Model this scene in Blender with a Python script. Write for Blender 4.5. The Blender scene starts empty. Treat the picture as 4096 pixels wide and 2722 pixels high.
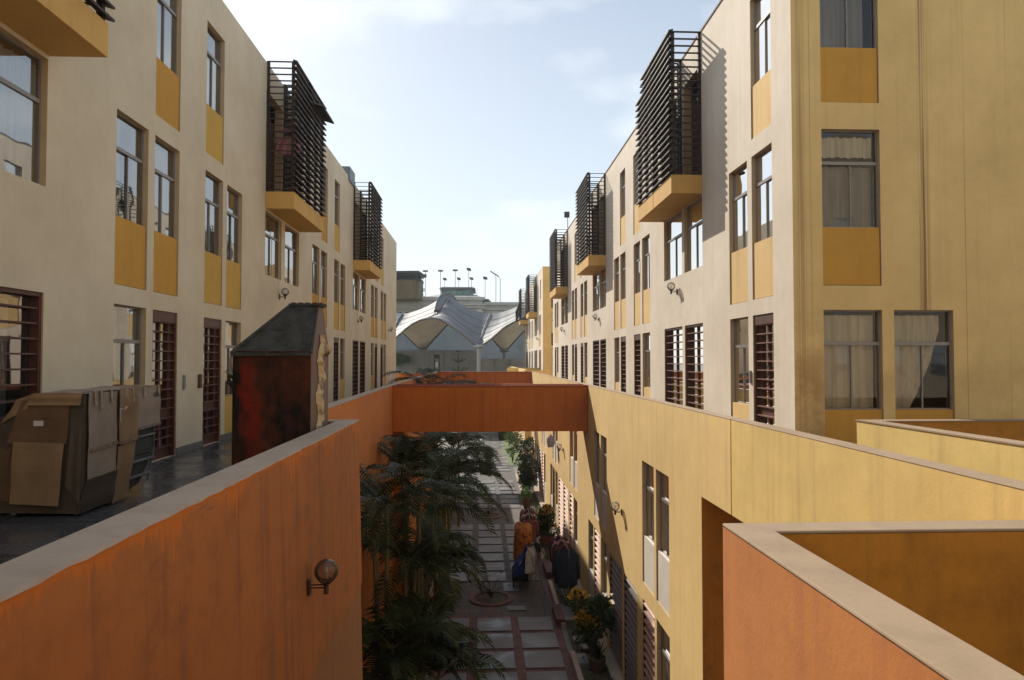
import bpy, bmesh, math, random
from mathutils import Vector, Matrix
R = math.radians
random.seed(7)
scn = bpy.context.scene
col = scn.collection
# ------------------------------------------------------------ camera, sky, sun, exposure
cam = bpy.data.cameras.new("camera"); camo = bpy.data.objects.new("camera", cam); col.objects.link(camo)
cam.sensor_width = 36; cam.lens = 36 * 1606 / 2359.4
cam.clip_start = .05; cam.clip_end = 1500
camo.location = (0, 0, 0); camo.rotation_euler = (R(90 + 1.605), 0, R(-2.6015))
scn.camera = camo
SUN = Vector((.48, -1, -.76)).normalized()
ELEV = math.asin(-SUN.z); AZ = math.atan2(-SUN.x, -SUN.y)      # azimuth from +Y towards +X
w = bpy.data.worlds.new("World"); scn.world = w; w.use_nodes = True
nt = w.node_tree; N = nt.nodes; Lk = nt.links
for n in list(N): N.remove(n)
out = N.new('ShaderNodeOutputWorld'); bg = N.new('ShaderNodeBackground'); Lk.new(bg.outputs[0], out.inputs[0])
sky = N.new('ShaderNodeTexSky'); sky.sky_type = 'NISHITA'; sky.sun_disc = False
sky.sun_elevation = ELEV; sky.sun_rotation = AZ; sky.air_density = 1.0; sky.dust_density = .6; sky.ozone_density = 1.5
tc = N.new('ShaderNodeTexCoord'); mp = N.new('ShaderNodeMapping'); mp.inputs['Scale'].default_value = (1, 1, 2.6); mp.inputs['Location'].default_value = (.35, .1, .2)
sp = N.new('ShaderNodeSeparateXYZ'); Lk.new(tc.outputs['Generated'], sp.inputs[0])
vz = N.new('ShaderNodeMapRange'); vz.inputs[1].default_value = .0; vz.inputs[2].default_value = .62; vz.inputs[3].default_value = .8; vz.inputs[4].default_value = .2; Lk.new(sp.outputs['Z'], vz.inputs[0])
veil = N.new('ShaderNodeMixRGB'); veil.inputs[2].default_value = (8.9, 9.6, 9.9, 1); Lk.new(vz.outputs[0], veil.inputs[0]); Lk.new(sky.outputs[0], veil.inputs[1])
nz = N.new('ShaderNodeTexNoise'); nz.inputs['Scale'].default_value = 3.1; nz.inputs['Detail'].default_value = 7; nz.inputs['Roughness'].default_value = .5
rp = N.new('ShaderNodeValToRGB'); rp.color_ramp.elements[0].position = .5; rp.color_ramp.elements[1].position = .68
mx = N.new('ShaderNodeMixRGB'); mx.inputs[2].default_value = (9.9, 10.4, 10.5, 1)
Lk.new(tc.outputs['Generated'], mp.inputs[0]); Lk.new(mp.outputs[0], nz.inputs[0]); Lk.new(nz.outputs[0], rp.inputs[0])
ml = N.new('ShaderNodeMath'); ml.operation = 'MULTIPLY'; ml.inputs[1].default_value = .7
Lk.new(rp.outputs[0], ml.inputs[0]); Lk.new(ml.outputs[0], mx.inputs[0]); Lk.new(veil.outputs[0], mx.inputs[1]); Lk.new(mx.outputs[0], bg.inputs[0])
bg.inputs[1].default_value = .088
sl = bpy.data.lights.new("sun", 'SUN'); sl.energy = 4.35; sl.angle = R(.5); sl.color = (1, .92, .8)
so = bpy.data.objects.new("sun", sl); col.objects.link(so); so.rotation_euler = SUN.to_track_quat('-Z', 'Y').to_euler()
scn.view_settings.view_transform = 'Standard'; scn.view_settings.look = 'None'; scn.view_settings.exposure = .36; scn.view_settings.gamma = 1
scn.view_settings.use_curve_mapping = False

# ------------------------------------------------------------ helpers
def tag(o, label=None, cat=None, group=None, kind=None):
    if label: o['label'] = label
    if cat: o['category'] = cat
    if group: o['group'] = group
    if kind: o['kind'] = kind
    return o
def empty(name, loc, label=None, cat=None, group=None, rz=0):
    o = bpy.data.objects.new(name, None); col.objects.link(o); o.location = loc; o.rotation_euler.z = rz
    o.empty_display_size = .2
    return tag(o, label, cat, group)
class MB:
    def __init__(s): s.v = []; s.f = []; s.m = []
    def quad(s, *p, m=0):
        b = len(s.v); s.v += [tuple(q) for q in p]; s.f.append(tuple(range(b, b + len(p)))); s.m.append(m)
    def hexa(s, p, m=0):   # p: 8 points, bottom 4 then top 4
        b = len(s.v); s.v += [tuple(q) for q in p]
        for f in ((0, 3, 2, 1), (4, 5, 6, 7), (0, 1, 5, 4), (1, 2, 6, 5), (2, 3, 7, 6), (3, 0, 4, 7)):
            s.f.append(tuple(b + i for i in f)); s.m.append(m)
    def box(s, x0, x1, y0, y1, z0, z1, m=0):
        s.hexa([(x0, y0, z0), (x1, y0, z0), (x1, y1, z0), (x0, y1, z0), (x0, y0, z1), (x1, y0, z1), (x1, y1, z1), (x0, y1, z1)], m)
    def fbox(s, F, u0, u1, d0, d1, z0, z1, m=0):
        s.hexa([F(u0, d0, z0), F(u1, d0, z0), F(u1, d1, z0), F(u0, d1, z0), F(u0, d0, z1), F(u1, d0, z1), F(u1, d1, z1), F(u0, d1, z1)], m)
    def tube(s, pts, r, n=8, m=0, cap=True):
        pts = [Vector(p) for p in pts]; rs = r if isinstance(r, (list, tuple)) else [r] * len(pts)
        b0 = len(s.v); up = None
        for i, p in enumerate(pts):
            t = (pts[min(i + 1, len(pts) - 1)] - pts[max(i - 1, 0)]).normalized()
            if up is None: up = t.orthogonal().normalized()
            a = (up - t * up.dot(t)).normalized(); up = a; c = t.cross(a)
            for k in range(n):
                an = 2 * math.pi * k / n; s.v.append(tuple(p + (a * math.cos(an) + c * math.sin(an)) * rs[i]))
        for i in range(len(pts) - 1):
            for k in range(n):
                k2 = (k + 1) % n; A = b0 + i * n; B = A + n
                s.f.append((A + k, A + k2, B + k2, B + k)); s.m.append(m)
        if cap:
            s.f.append(tuple(b0 + k for k in range(n))[::-1]); s.m.append(m)
            s.f.append(tuple(b0 + (len(pts) - 1) * n + k for k in range(n))); s.m.append(m)
    def ball(s, c, r, nu=16, nv=10, sc=(1, 1, 1), m=0, v0=0, v1=1):
        b = len(s.v)
        for j in range(nv + 1):
            th = math.pi * (v0 + (v1 - v0) * j / nv)
            for i in range(nu):
                ph = 2 * math.pi * i / nu
                s.v.append((c[0] + r * sc[0] * math.sin(th) * math.cos(ph), c[1] + r * sc[1] * math.sin(th) * math.sin(ph), c[2] + r * sc[2] * math.cos(th)))
        for j in range(nv):
            for i in range(nu):
                i2 = (i + 1) % nu; s.f.append((b + j * nu + i, b + (j + 1) * nu + i, b + (j + 1) * nu + i2, b + j * nu + i2)); s.m.append(m)
    def lathe(s, c, prof, n=16, m=0):
        b = len(s.v)
        for (r, z) in prof:
            for i in range(n):
                a = 2 * math.pi * i / n; s.v.append((c[0] + r * math.cos(a), c[1] + r * math.sin(a), c[2] + z))
        for j in range(len(prof) - 1):
            for i in range(n):
                i2 = (i + 1) % n; s.f.append((b + j * n + i, b + j * n + i2, b + (j + 1) * n + i2, b + (j + 1) * n + i)); s.m.append(m)
    def grid(s, P, nu, nv, m=0):
        b = len(s.v)
        for j in range(nv + 1):
            for i in range(nu + 1): s.v.append(tuple(P(i / nu, j / nv)))
        for j in range(nv):
            for i in range(nu):
                a = b + j * (nu + 1) + i; s.f.append((a, a + 1, a + nu + 2, a + nu + 1)); s.m.append(m)
    def build(s, name, mats, parent=None, smooth=False, recalc=True, bevel=0, label=None, cat=None, group=None, kind=None, loc=None):
        if not isinstance(mats, (list, tuple)): mats = [mats]
        me = bpy.data.meshes.new(name)
        # world matrix of the parent (all parents unscaled)
        off = Vector((0, 0, 0))
        if parent is not None: off = wloc(parent)
        if loc is not None: base = Vector(loc)
        elif parent is None:
            xs = [v[0] for v in s.v]; ys = [v[1] for v in s.v]; zs = [v[2] for v in s.v]
            base = Vector(((min(xs) + max(xs)) / 2, (min(ys) + max(ys)) / 2, min(zs)))
        else: base = off
        me.from_pydata([tuple(Vector(v) - base) for v in s.v], [], s.f)
        for mt in mats: me.materials.append(mt)
        me.polygons.foreach_set('material_index', s.m)
        if recalc:
            bm = bmesh.new(); bm.from_mesh(me)
            bmesh.ops.remove_doubles(bm, verts=bm.verts, dist=.0004) if recalc == 'weld' else None
            bmesh.ops.recalc_face_normals(bm, faces=bm.faces); bm.to_mesh(me); bm.free()
        if smooth: me.polygons.foreach_set('use_smooth', [True] * len(me.polygons))
        me.update()
        o = bpy.data.objects.new(name, me); col.objects.link(o)
        if parent is not None: o.parent = parent; o.location = base - off
        else: o.location = base
        if bevel:
            b = o.modifiers.new('bevel', 'BEVEL'); b.width = bevel; b.segments = 2; b.limit_method = 'ANGLE'
        return tag(o, label, cat, group, kind)
def wloc(o):
    v = Vector((0, 0, 0))
    while o is not None: v += o.location; o = o.parent
    return v
def copy_tree(o, parent=None):
    c = o.copy(); col.objects.link(c); c.parent = parent
    for ch in list(o.children): copy_tree(ch, c)
    return c
def FX(c, s): return lambda u, d, z: (c + s * d, u, z)
def FY(c): return lambda u, d, z: (u, c - d, z)
def at(x, y, Y):       # a point at true distance Y, from its direction
    f = 1606.; a = R(2.6015); t = R(1.605); px = (x - 1179.7) / f; py = (783.7 - y) / f
    d = Vector((math.cos(a), -math.sin(a), 0)) * px + Vector((-math.sin(a) * math.sin(t), -math.cos(a) * math.sin(t), math.cos(t))) * py + Vector((math.sin(a) * math.cos(t), math.cos(a) * math.cos(t), math.sin(t)))
    return d * (Y / d.y)

# ------------------------------------------------------------ materials
def mat(name): 
    m = bpy.data.materials.new(name); m.use_nodes = True; n = m.node_tree.nodes; b = n['Principled BSDF']; return m, n, m.node_tree.links, b
def ramp(n, a, b, ca=(0, 0, 0, 1), cb=(1, 1, 1, 1)):
    r = n.new('ShaderNodeValToRGB'); r.color_ramp.elements[0].position = a; r.color_ramp.elements[1].position = b
    r.color_ramp.elements[0].color = ca; r.color_ramp.elements[1].color = cb; return r
def c4(c, k=1): return (c[0] * k, c[1] * k, c[2] * k, 1)
def noise(n, l, scale, vec=None, detail=5, rough=.6):
    t = n.new('ShaderNodeTexNoise'); t.inputs['Scale'].default_value = scale; t.inputs['Detail'].default_value = detail; t.inputs['Roughness'].default_value = rough
    if vec: l.new(vec, t.inputs['Vector'])
    return t
def mapping(n, l, src, sc):
    m = n.new('ShaderNodeMapping'); m.inputs['Scale'].default_value = sc; l.new(src, m.inputs['Vector']); return m
def mixc(n, l, fac, a, b, blend='MIX'):
    x = n.new('ShaderNodeMixRGB'); x.blend_type = blend
    if isinstance(fac, (int, float)): x.inputs[0].default_value = fac
    else: l.new(fac, x.inputs[0])
    for i, c in ((1, a), (2, b)):
        if isinstance(c, tuple): x.inputs[i].default_value = c
        else: l.new(c, x.inputs[i])
    return x
def plaster(name, c, dirt=(.18, .14, .1), streak=.35, blotch=.3, fine=.5, rough=.85, drips=None, horiz=1.0, sheen=0.0, cracks=0.0):
    m, n, l, b = mat(name); g = n.new('ShaderNodeNewGeometry'); P = g.outputs['Position']
    big = noise(n, l, .55, P, 6, .65); r1 = ramp(n, .35, .7); l.new(big.outputs[0], r1.inputs[0])
    c1 = mixc(n, l, r1.outputs[0], c4(c, 1.06), c4((c[0] * .86, c[1] * .84, c[2] * .8)))
    med = noise(n, l, 4.5, P, 8, .7); r2 = ramp(n, .47, .7); l.new(med.outputs[0], r2.inputs[0])
    k2 = n.new('ShaderNodeMath'); k2.operation = 'MULTIPLY'; k2.inputs[1].default_value = blotch; l.new(r2.outputs[0], k2.inputs[0])
    c2 = mixc(n, l, k2.outputs[0], c1.outputs[0], c4((c[0] * .62, c[1] * .58, c[2] * .52)))
    mp = mapping(n, l, P, (5.5 * horiz, 5.5 * horiz, .16)); st = noise(n, l, 1.6, mp.outputs[0], 5, .6); r3 = ramp(n, .52, .72); l.new(st.outputs[0], r3.inputs[0])
    k3 = n.new('ShaderNodeMath'); k3.operation = 'MULTIPLY'; k3.inputs[1].default_value = streak; l.new(r3.outputs[0], k3.inputs[0])
    c3 = mixc(n, l, k3.outputs[0], c2.outputs[0], c4(dirt))
    last = c3
    if cracks:
        vo = n.new('ShaderNodeTexVoronoi'); vo.feature = 'DISTANCE_TO_EDGE'; vo.inputs['Scale'].default_value = .7; 
        wp = noise(n, l, 1.5, P, 5, .7); ad = n.new('ShaderNodeVectorMath'); ad.operation = 'ADD'; l.new(P, ad.inputs[0]); l.new(wp.outputs['Color'], ad.inputs[1]); l.new(ad.outputs[0], vo.inputs['Vector'])
        rc = ramp(n, 0.0, .006, (cracks, cracks, cracks, 1), (0, 0, 0, 1)); l.new(vo.outputs[0], rc.inputs[0])
        last = mixc(n, l, rc.outputs[0], last.outputs[0], c4(dirt, .6))
    if drips:
        mp2 = mapping(n, l, P, (9, 9, .5)); s2 = noise(n, l, 1.3, mp2.outputs[0], 3, .5); r4 = ramp(n, .6, .68); l.new(s2.outputs[0], r4.inputs[0])
        k4 = n.new('ShaderNodeMath'); k4.operation = 'MULTIPLY'; k4.inputs[1].default_value = drips[1]; l.new(r4.outputs[0], k4.inputs[0])
        last = mixc(n, l, k4.outputs[0], last.outputs[0], c4(drips[0]))
    sp = noise(n, l, 38, P, 3, .5); r5 = ramp(n, .72, .76); l.new(sp.outputs[0], r5.inputs[0])
    k5 = n.new('ShaderNodeMath'); k5.operation = 'MULTIPLY'; k5.inputs[1].default_value = .35; l.new(r5.outputs[0], k5.inputs[0])
    last = mixc(n, l, k5.outputs[0], last.outputs[0], c4(dirt))
    l.new(last.outputs[0], b.inputs['Base Color']); b.inputs['Roughness'].default_value = rough
    bp = n.new('ShaderNodeBump'); bp.inputs['Strength'].default_value = .35 * fine; bp.inputs['Distance'].default_value = .01
    fn = noise(n, l, 55, P, 6, .7); fb = noise(n, l, 3, P, 4, .6); ax = n.new('ShaderNodeMath'); ax.operation = 'MULTIPLY_ADD'; ax.inputs[1].default_value = 3
    l.new(fb.outputs[0], ax.inputs[0]); l.new(fn.outputs[0], ax.inputs[2]); l.new(ax.outputs[0], bp.inputs['Height']); l.new(bp.outputs[0], b.inputs['Normal'])
    return m
def simple(name, c, rough=.6, metal=0, var=.25, scale=8, bump=.15, stretch=(1, 1, 1), c2=None, th=(.4, .7), alpha=None):
    m, n, l, b = mat(name); t = n.new('ShaderNodeTexCoord'); mp = mapping(n, l, t.outputs['Object'], stretch); z = noise(n, l, scale, mp.outputs[0], 6, .65)
    r = ramp(n, th[0], th[1]); l.new(z.outputs[0], r.inputs[0])
    x = mixc(n, l, r.outputs[0], c4(c, 1 + var * .3), c4(c2) if c2 else c4(c, 1 - var)); l.new(x.outputs[0], b.inputs['Base Color'])
    b.inputs['Roughness'].default_value = rough; b.inputs['Metallic'].default_value = metal
    if bump:
        bp = n.new('ShaderNodeBump'); bp.inputs['Strength'].default_value = bump; bp.inputs['Distance'].default_value = .01; l.new(z.outputs[0], bp.inputs['Height']); l.new(bp.outputs[0], b.inputs['Normal'])
    return m
def glassmat(name, tint=(.85, .88, .88), ior=2.2, base=.22):
    m, n, l, b = mat(name); n.remove(b); o = n['Material Output']
    tr = n.new('ShaderNodeBsdfTransparent'); tr.inputs[0].default_value = c4(tint); gl = n.new('ShaderNodeBsdfGlossy'); gl.inputs['Roughness'].default_value = .015
    fr = n.new('ShaderNodeFresnel'); fr.inputs[0].default_value = ior; ad = n.new('ShaderNodeMath'); ad.inputs[1].default_value = base; ad.use_clamp = True; l.new(fr.outputs[0], ad.inputs[0])
    g = n.new('ShaderNodeNewGeometry'); z = noise(n, l, .9, g.outputs['Position'], 2, .5); bp = n.new('ShaderNodeBump'); bp.inputs['Strength'].default_value = .12; bp.inputs['Distance'].default_value = .05
    l.new(z.outputs[0], bp.inputs['Height']); l.new(bp.outputs[0], gl.inputs['Normal'])
    mx = n.new('ShaderNodeMixShader'); l.new(ad.outputs[0], mx.inputs[0]); l.new(tr.outputs[0], mx.inputs[1]); l.new(gl.outputs[0], mx.inputs[2]); l.new(mx.outputs[0], o.inputs[0])
    return m
M = {}
M['cream'] = plaster('cream_plaster', (.70, .61, .45), streak=.06, blotch=.09, fine=.5)
M['cream_r'] = plaster('cream_plaster_stained', (.70, .61, .50), streak=.12, blotch=.12, fine=.5)
M['side'] = plaster('ochre_cream_plaster', (.78, .565, .24), dirt=(.3, .18, .08), streak=.1, blotch=.14, fine=.5)
def runmarks():
    m = plaster('ochre_cream_plaster_with_runs', (.78, .565, .24), dirt=(.3, .18, .08), streak=.1, blotch=.14, fine=.5); n = m.node_tree.nodes; l = m.node_tree.links; bs = n['Principled BSDF']; src = bs.inputs['Base Color'].links[0].from_socket
    g = n.new('ShaderNodeNewGeometry'); sep = n.new('ShaderNodeSeparateXYZ'); l.new(g.outputs['Position'], sep.inputs[0])
    fine = noise(n, l, 1, mapping(n, l, g.outputs['Position'], (46, 1, .2)).outputs[0], 3, .5); rf = ramp(n, .42, .6); l.new(fine.outputs[0], rf.inputs[0]); last = src
    for (x0, w_, zlow) in ((4.97, .10, -1.6), (6.93, .12, .77), (5.13, .02, -1.6), (7.6, .012, -1.6), (8.3, .01, -1.6)):
        s1 = n.new('ShaderNodeMath'); s1.operation = 'SUBTRACT'; s1.inputs[1].default_value = x0; l.new(sep.outputs['X'], s1.inputs[0]); a = n.new('ShaderNodeMath'); a.operation = 'ABSOLUTE'; l.new(s1.outputs[0], a.inputs[0])
        mr = n.new('ShaderNodeMapRange'); mr.inputs[1].default_value = 0; mr.inputs[2].default_value = w_; mr.inputs[3].default_value = .95 if w_ > .11 else .6; mr.inputs[4].default_value = 0; l.new(a.outputs[0], mr.inputs[0])
        zz = n.new('ShaderNodeMath'); zz.operation = 'GREATER_THAN'; zz.inputs[1].default_value = zlow; l.new(sep.outputs['Z'], zz.inputs[0])
        k = n.new('ShaderNodeMath'); k.operation = 'MULTIPLY'; l.new(mr.outputs[0], k.inputs[0]); l.new(zz.outputs[0], k.inputs[1]); k2 = n.new('ShaderNodeMath'); k2.operation = 'MULTIPLY'; l.new(k.outputs[0], k2.inputs[0]); l.new(rf.outputs[0], k2.inputs[1])
        last = mixc(n, l, k2.outputs[0], last, (.22, .105, .045, 1)).outputs[0]
    zb = n.new('ShaderNodeMapRange'); zb.inputs[1].default_value = .9; zb.inputs[2].default_value = -.4; zb.inputs[3].default_value = 0; zb.inputs[4].default_value = .8; l.new(sep.outputs['Z'], zb.inputs[0])
    xb_ = n.new('ShaderNodeMapRange'); xb_.inputs[1].default_value = 5.2; xb_.inputs[2].default_value = 5.5; xb_.inputs[3].default_value = 1; xb_.inputs[4].default_value = .25; l.new(sep.outputs['X'], xb_.inputs[0])
    dn = noise(n, l, 2.2, g.outputs['Position'], 6, .6); rd = ramp(n, .35, .6); l.new(dn.outputs[0], rd.inputs[0]); q1 = n.new('ShaderNodeMath'); q1.operation = 'MULTIPLY'; l.new(zb.outputs[0], q1.inputs[0]); l.new(xb_.outputs[0], q1.inputs[1]); q2 = n.new('ShaderNodeMath'); q2.operation = 'MULTIPLY'; l.new(q1.outputs[0], q2.inputs[0]); l.new(rd.outputs[0], q2.inputs[1])
    last = mixc(n, l, q2.outputs[0], last, (.42, .24, .09, 1)).outputs[0]
    l.new(last, bs.inputs['Base Color']); return m
M['side_run'] = runmarks()
M['yellow'] = plaster('yellow_plaster', (.74, .525, .215), dirt=(.25, .17, .08), streak=.22, blotch=.14, horiz=.7)
M['yellow_par'] = plaster('yellow_parapet_plaster', (.74, .535, .19), dirt=(.3, .2, .09), streak=.3, blotch=.22, horiz=.7, cracks=0)
M['reveal'] = plaster('shaded_reveal_plaster', (.56, .42, .26), streak=.25, blotch=.25)  # darker ochre than the walls: shade of the recesses put into the colour
M['panel'] = plaster('ochre_panel', (.60, .32, .05), dirt=(.3, .14, .04), streak=.18, blotch=.12)
M['panel2'] = plaster('golden_panel', (.64, .40, .08), dirt=(.3, .16, .05), streak=.15, blotch=.12)
M['panel_r'] = plaster('pale_ochre_panel', (.72, .49, .2), dirt=(.35, .22, .1), streak=.25, blotch=.12)
M['panel_w'] = plaster('white_panel', (.68, .63, .56), streak=.15, blotch=.15)
M['slab'] = plaster('balcony_ochre', (.68, .41, .12), dirt=(.3, .17, .06), streak=.15, blotch=.15)
M['orangeX'] = plaster('orange_plaster', (.52, .155, .030), dirt=(.16, .06, .03), streak=.35, blotch=.35, cracks=.0, drips=((.75, .22, .02), .0))
M['orange_l'] = plaster('faded_orange_plaster', (.60, .21, .055), dirt=(.25, .1, .05), streak=.3, blotch=.3)
M['brownlow'] = plaster('brown_ochre_plaster', (.33, .15, .055), dirt=(.12, .07, .04), streak=.4, blotch=.4)
M['beam'] = plaster('deep_orange_plaster', (.54, .145, .016), dirt=(.12, .04, .02), streak=.35, blotch=.3)
M['ochre'] = plaster('ochre_brown_plaster', (.52, .22, .02), dirt=(.14, .07, .02), streak=.35, blotch=.75)
M['cap_sun'] = plaster('worn_beige_cap', (.34, .245, .16), dirt=(.16, .12, .09), streak=0, blotch=.5)  # same worn cap, colour darkened where the sun falls; lighter copy below for shade
M['cap'] = plaster('worn_concrete_cap', (.44, .35, .275), dirt=(.2, .16, .13), streak=0, blotch=.45, cracks=.0)
M['capred'] = simple('red_brown_cap', (.28, .07, .03), .7, scale=14, c2=(.5, .4, .33), th=(.62, .72))
M['roofedge'] = simple('brown_roof_edge', (.13, .07, .05), .8)
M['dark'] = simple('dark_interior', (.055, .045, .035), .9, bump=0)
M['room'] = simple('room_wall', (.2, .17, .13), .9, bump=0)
M['alu'] = simple('aluminium_frame', (.27, .25, .23), .45, .2, bump=0, var=.15)
M['redwood'] = simple('red_brown_wood', (.10, .032, .02), .5, scale=5, stretch=(6, 6, 1), c2=(.055, .02, .015))
M['barwood'] = simple('bar_wood', (.11, .045, .032), .5, scale=6, stretch=(3, 3, 20), c2=(.08, .04, .03))
M['barwood_l'] = simple('worn_bar_wood', (.24, .12, .08), .5, scale=6, stretch=(3, 3, 20), c2=(.14, .07, .05))
M['cage'] = simple('dark_louvre_wood', (.03, .018, .013), .65, scale=4, c2=(.07, .04, .028), th=(.55, .78))
M['louv'] = simple('salmon_louvre_wood', (.42, .22, .15), .6, scale=4, stretch=(1, 1, 8), c2=(.3, .15, .1))
M['louv_d'] = simple('dark_louvre_board', (.13, .09, .07), .6, scale=4, stretch=(1, 1, 8), c2=(.3, .2, .15), th=(.55, .8))
M['glass'] = glassmat('window_glass'); M['glass_dim'] = glassmat('dim_window_glass', (.9, .9, .88), 1.5, .03)
M['globe'] = None
def curtain_mat(name, c, a=.0):
    m, n, l, b = mat(name); g = n.new('ShaderNodeNewGeometry'); mp = mapping(n, l, g.outputs['Position'], (7, 7, .4)); z = noise(n, l, 2.2, mp.outputs[0], 4, .6)
    r = ramp(n, .3, .75); l.new(z.outputs[0], r.inputs[0]); x = mixc(n, l, r.outputs[0], c4(c), c4(c, .62)); l.new(x.outputs[0], b.inputs['Base Color']); b.inputs['Roughness'].default_value = .9
    return m
M['curt'] = curtain_mat('cream_curtain', (.80, .73, .58)); M['curt_w'] = curtain_mat('white_curtain', (.88, .88, .86)); M['curt_g'] = curtain_mat('grey_net_curtain', (.36, .34, .31))
# walkway floor: dark wet-looking tiles
def tilefloor():
    m, n, l, b = mat('dark_walkway_tiles'); g = n.new('ShaderNodeNewGeometry'); br = n.new('ShaderNodeTexBrick'); br.offset = 0
    br.inputs['Scale'].default_value = 1; br.inputs['Brick Width'].default_value = 1.2; br.inputs['Row Height'].default_value = 1.2; br.inputs['Mortar Size'].default_value = .02
    br.inputs['Color1'].default_value = (.075, .078, .082, 1); br.inputs['Color2'].default_value = (.105, .105, .108, 1); br.inputs['Mortar'].default_value = (.03, .03, .03, 1)
    l.new(g.outputs['Position'], br.inputs['Vector']); z = noise(n, l, 1.6, g.outputs['Position'], 7, .7)
    x = mixc(n, l, .5, br.outputs[0], z.outputs[0], 'MULTIPLY'); l.new(x.outputs[0], b.inputs['Base Color'])
    r = ramp(n, .35, .7, (.12, .12, .12, 1), (.5, .5, .5, 1)); l.new(z.outputs[0], r.inputs[0]); l.new(r.outputs[0], b.inputs['Roughness']); return m
M['tiles'] = tilefloor()
def slabmat():
    m, n, l, b = mat('grey_path_slab'); g = n.new('ShaderNodeNewGeometry'); z = noise(n, l, 1.3, g.outputs['Position'], 8, .7); r = ramp(n, .35, .72, (.055, .055, .055, 1), (.21, .2, .2, 1)); l.new(z.outputs[0], r.inputs[0])
    l.new(r.outputs[0], b.inputs['Base Color']); r2 = ramp(n, .4, .65, (.32, .32, .32, 1), (.75, .75, .75, 1)); l.new(z.outputs[0], r2.inputs[0]); l.new(r2.outputs[0], b.inputs['Roughness'])
    z2 = noise(n, l, 30, g.outputs['Position'], 4, .6); bp = n.new('ShaderNodeBump'); bp.inputs['Strength'].default_value = .2; l.new(z2.outputs[0], bp.inputs['Height']); l.new(bp.outputs[0], b.inputs['Normal']); return m
M['pslab'] = slabmat()
def brickmat(name, c1, c2, mo, bw=.21, rh=.105, off=.5):
    m, n, l, b = mat(name); g = n.new('ShaderNodeNewGeometry'); br = n.new('ShaderNodeTexBrick'); br.offset = off
    br.inputs['Scale'].default_value = 1; br.inputs['Brick Width'].default_value = bw; br.inputs['Row Height'].default_value = rh; br.inputs['Mortar Size'].default_value = .008
    br.inputs['Color1'].default_value = c4(c1); br.inputs['Color2'].default_value = c4(c2); br.inputs['Mortar'].default_value = c4(mo); l.new(g.outputs['Position'], br.inputs['Vector'])
    z = noise(n, l, 2, g.outputs['Position'], 7, .7); r = ramp(n, .3, .7, (.45, .45, .45, 1), (1, 1, 1, 1)); l.new(z.outputs[0], r.inputs[0]); x = mixc(n, l, 1.0, br.outputs[0], r.outputs[0], 'MULTIPLY')
    l.new(x.outputs[0], b.inputs['Base Color']); b.inputs['Roughness'].default_value = .7
    bp = n.new('ShaderNodeBump'); bp.inputs['Strength'].default_value = .5; bp.inputs['Distance'].default_value = .01; l.new(br.outputs['Fac'], bp.inputs['Height']); bp.invert = True; l.new(bp.outputs[0], b.inputs['Normal']); return m
M['brick'] = brickmat('red_brick_paving', (.2, .07, .05), (.14, .05, .04), (.09, .06, .05), .105, .21, 0)
M['paver'] = brickmat('grey_paver', (.11, .09, .08), (.08, .068, .062), (.04, .036, .034), .3, .3, 0)
M['soil'] = simple('dark_soil', (.05, .04, .03), .95, scale=4, c2=(.1, .09, .06))
M['asph'] = simple('grey_ground', (.2, .19, .17), .9, scale=.5, c2=(.14, .13, .12))
M['grassm'] = simple('grass_green', (.08, .13, .03), .8, scale=3)
M['palm'] = simple('palm_leaf', (.016, .026, .008), .45, scale=3, var=.3, c2=(.038, .05, .012), bump=0, th=(.45, .7))
M['palm'].node_tree.nodes['Principled BSDF'].inputs['Specular IOR Level'].default_value = .15
M['palmstem'] = simple('palm_stem', (.13, .14, .05), .6, scale=5, stretch=(1, 1, 6), c2=(.12, .1, .06))
M['leaf'] = simple('shrub_leaf', (.035, .065, .018), .5, scale=6, c2=(.07, .12, .03), bump=0)
M['leafb'] = simple('bright_leaf', (.1, .2, .04), .5, scale=6, c2=(.16, .28, .05), bump=0)
M['yel'] = simple('yellow_new_leaf', (.75, .42, .03), .5, scale=6, c2=(.55, .35, .03), bump=0)
M['bark'] = simple('bark', (.12, .09, .06), .9)
M['metal'] = simple('dark_bracket_metal', (.09, .07, .06), .45, .6)
M['galv'] = simple('galvanised_pole', (.16, .16, .17), .5, .3)
M['terra'] = simple('terracotta_pot', (.3, .12, .07), .8)

# ------------------------------------------------------------ building parts
def wall(F, name, u0, u1, z0, z1, ops, mats, parent, depth=.2, rev=1, **k):
    us = sorted(set([u0, u1] + [o[0] for o in ops] + [o[1] for o in ops])); zs = sorted(set([z0, z1] + [o[2] for o in ops] + [o[3] for o in ops]))
    b = MB()
    for i in range(len(us) - 1):
        j = 0
        while j < len(zs) - 1:
            uc = (us[i] + us[i + 1]) / 2
            def inside(j): zc = (zs[j] + zs[j + 1]) / 2; return any(o[0] < uc < o[1] and o[2] < zc < o[3] for o in ops)
            if inside(j): j += 1; continue
            a = j
            while j < len(zs) - 1 and not inside(j): j += 1
            b.quad(F(us[i], 0, zs[a]), F(us[i + 1], 0, zs[a]), F(us[i + 1], 0, zs[j]), F(us[i], 0, zs[j]))
    for o in ops:
        d = -(o[4] if len(o) > 4 else depth)
        for p, q in (((o[0], o[2]), (o[0], o[3])), ((o[1], o[2]), (o[1], o[3])), ((o[0], o[3]), (o[1], o[3])), ((o[0], o[2]), (o[1], o[2]))):
            b.quad(F(p[0], 0, p[1]), F(q[0], 0, q[1]), F(q[0], d, q[1]), F(p[0], d, p[1]), m=rev)
    return b.build(name, mats, parent, recalc=False, **k)
cnt = [0]
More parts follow.
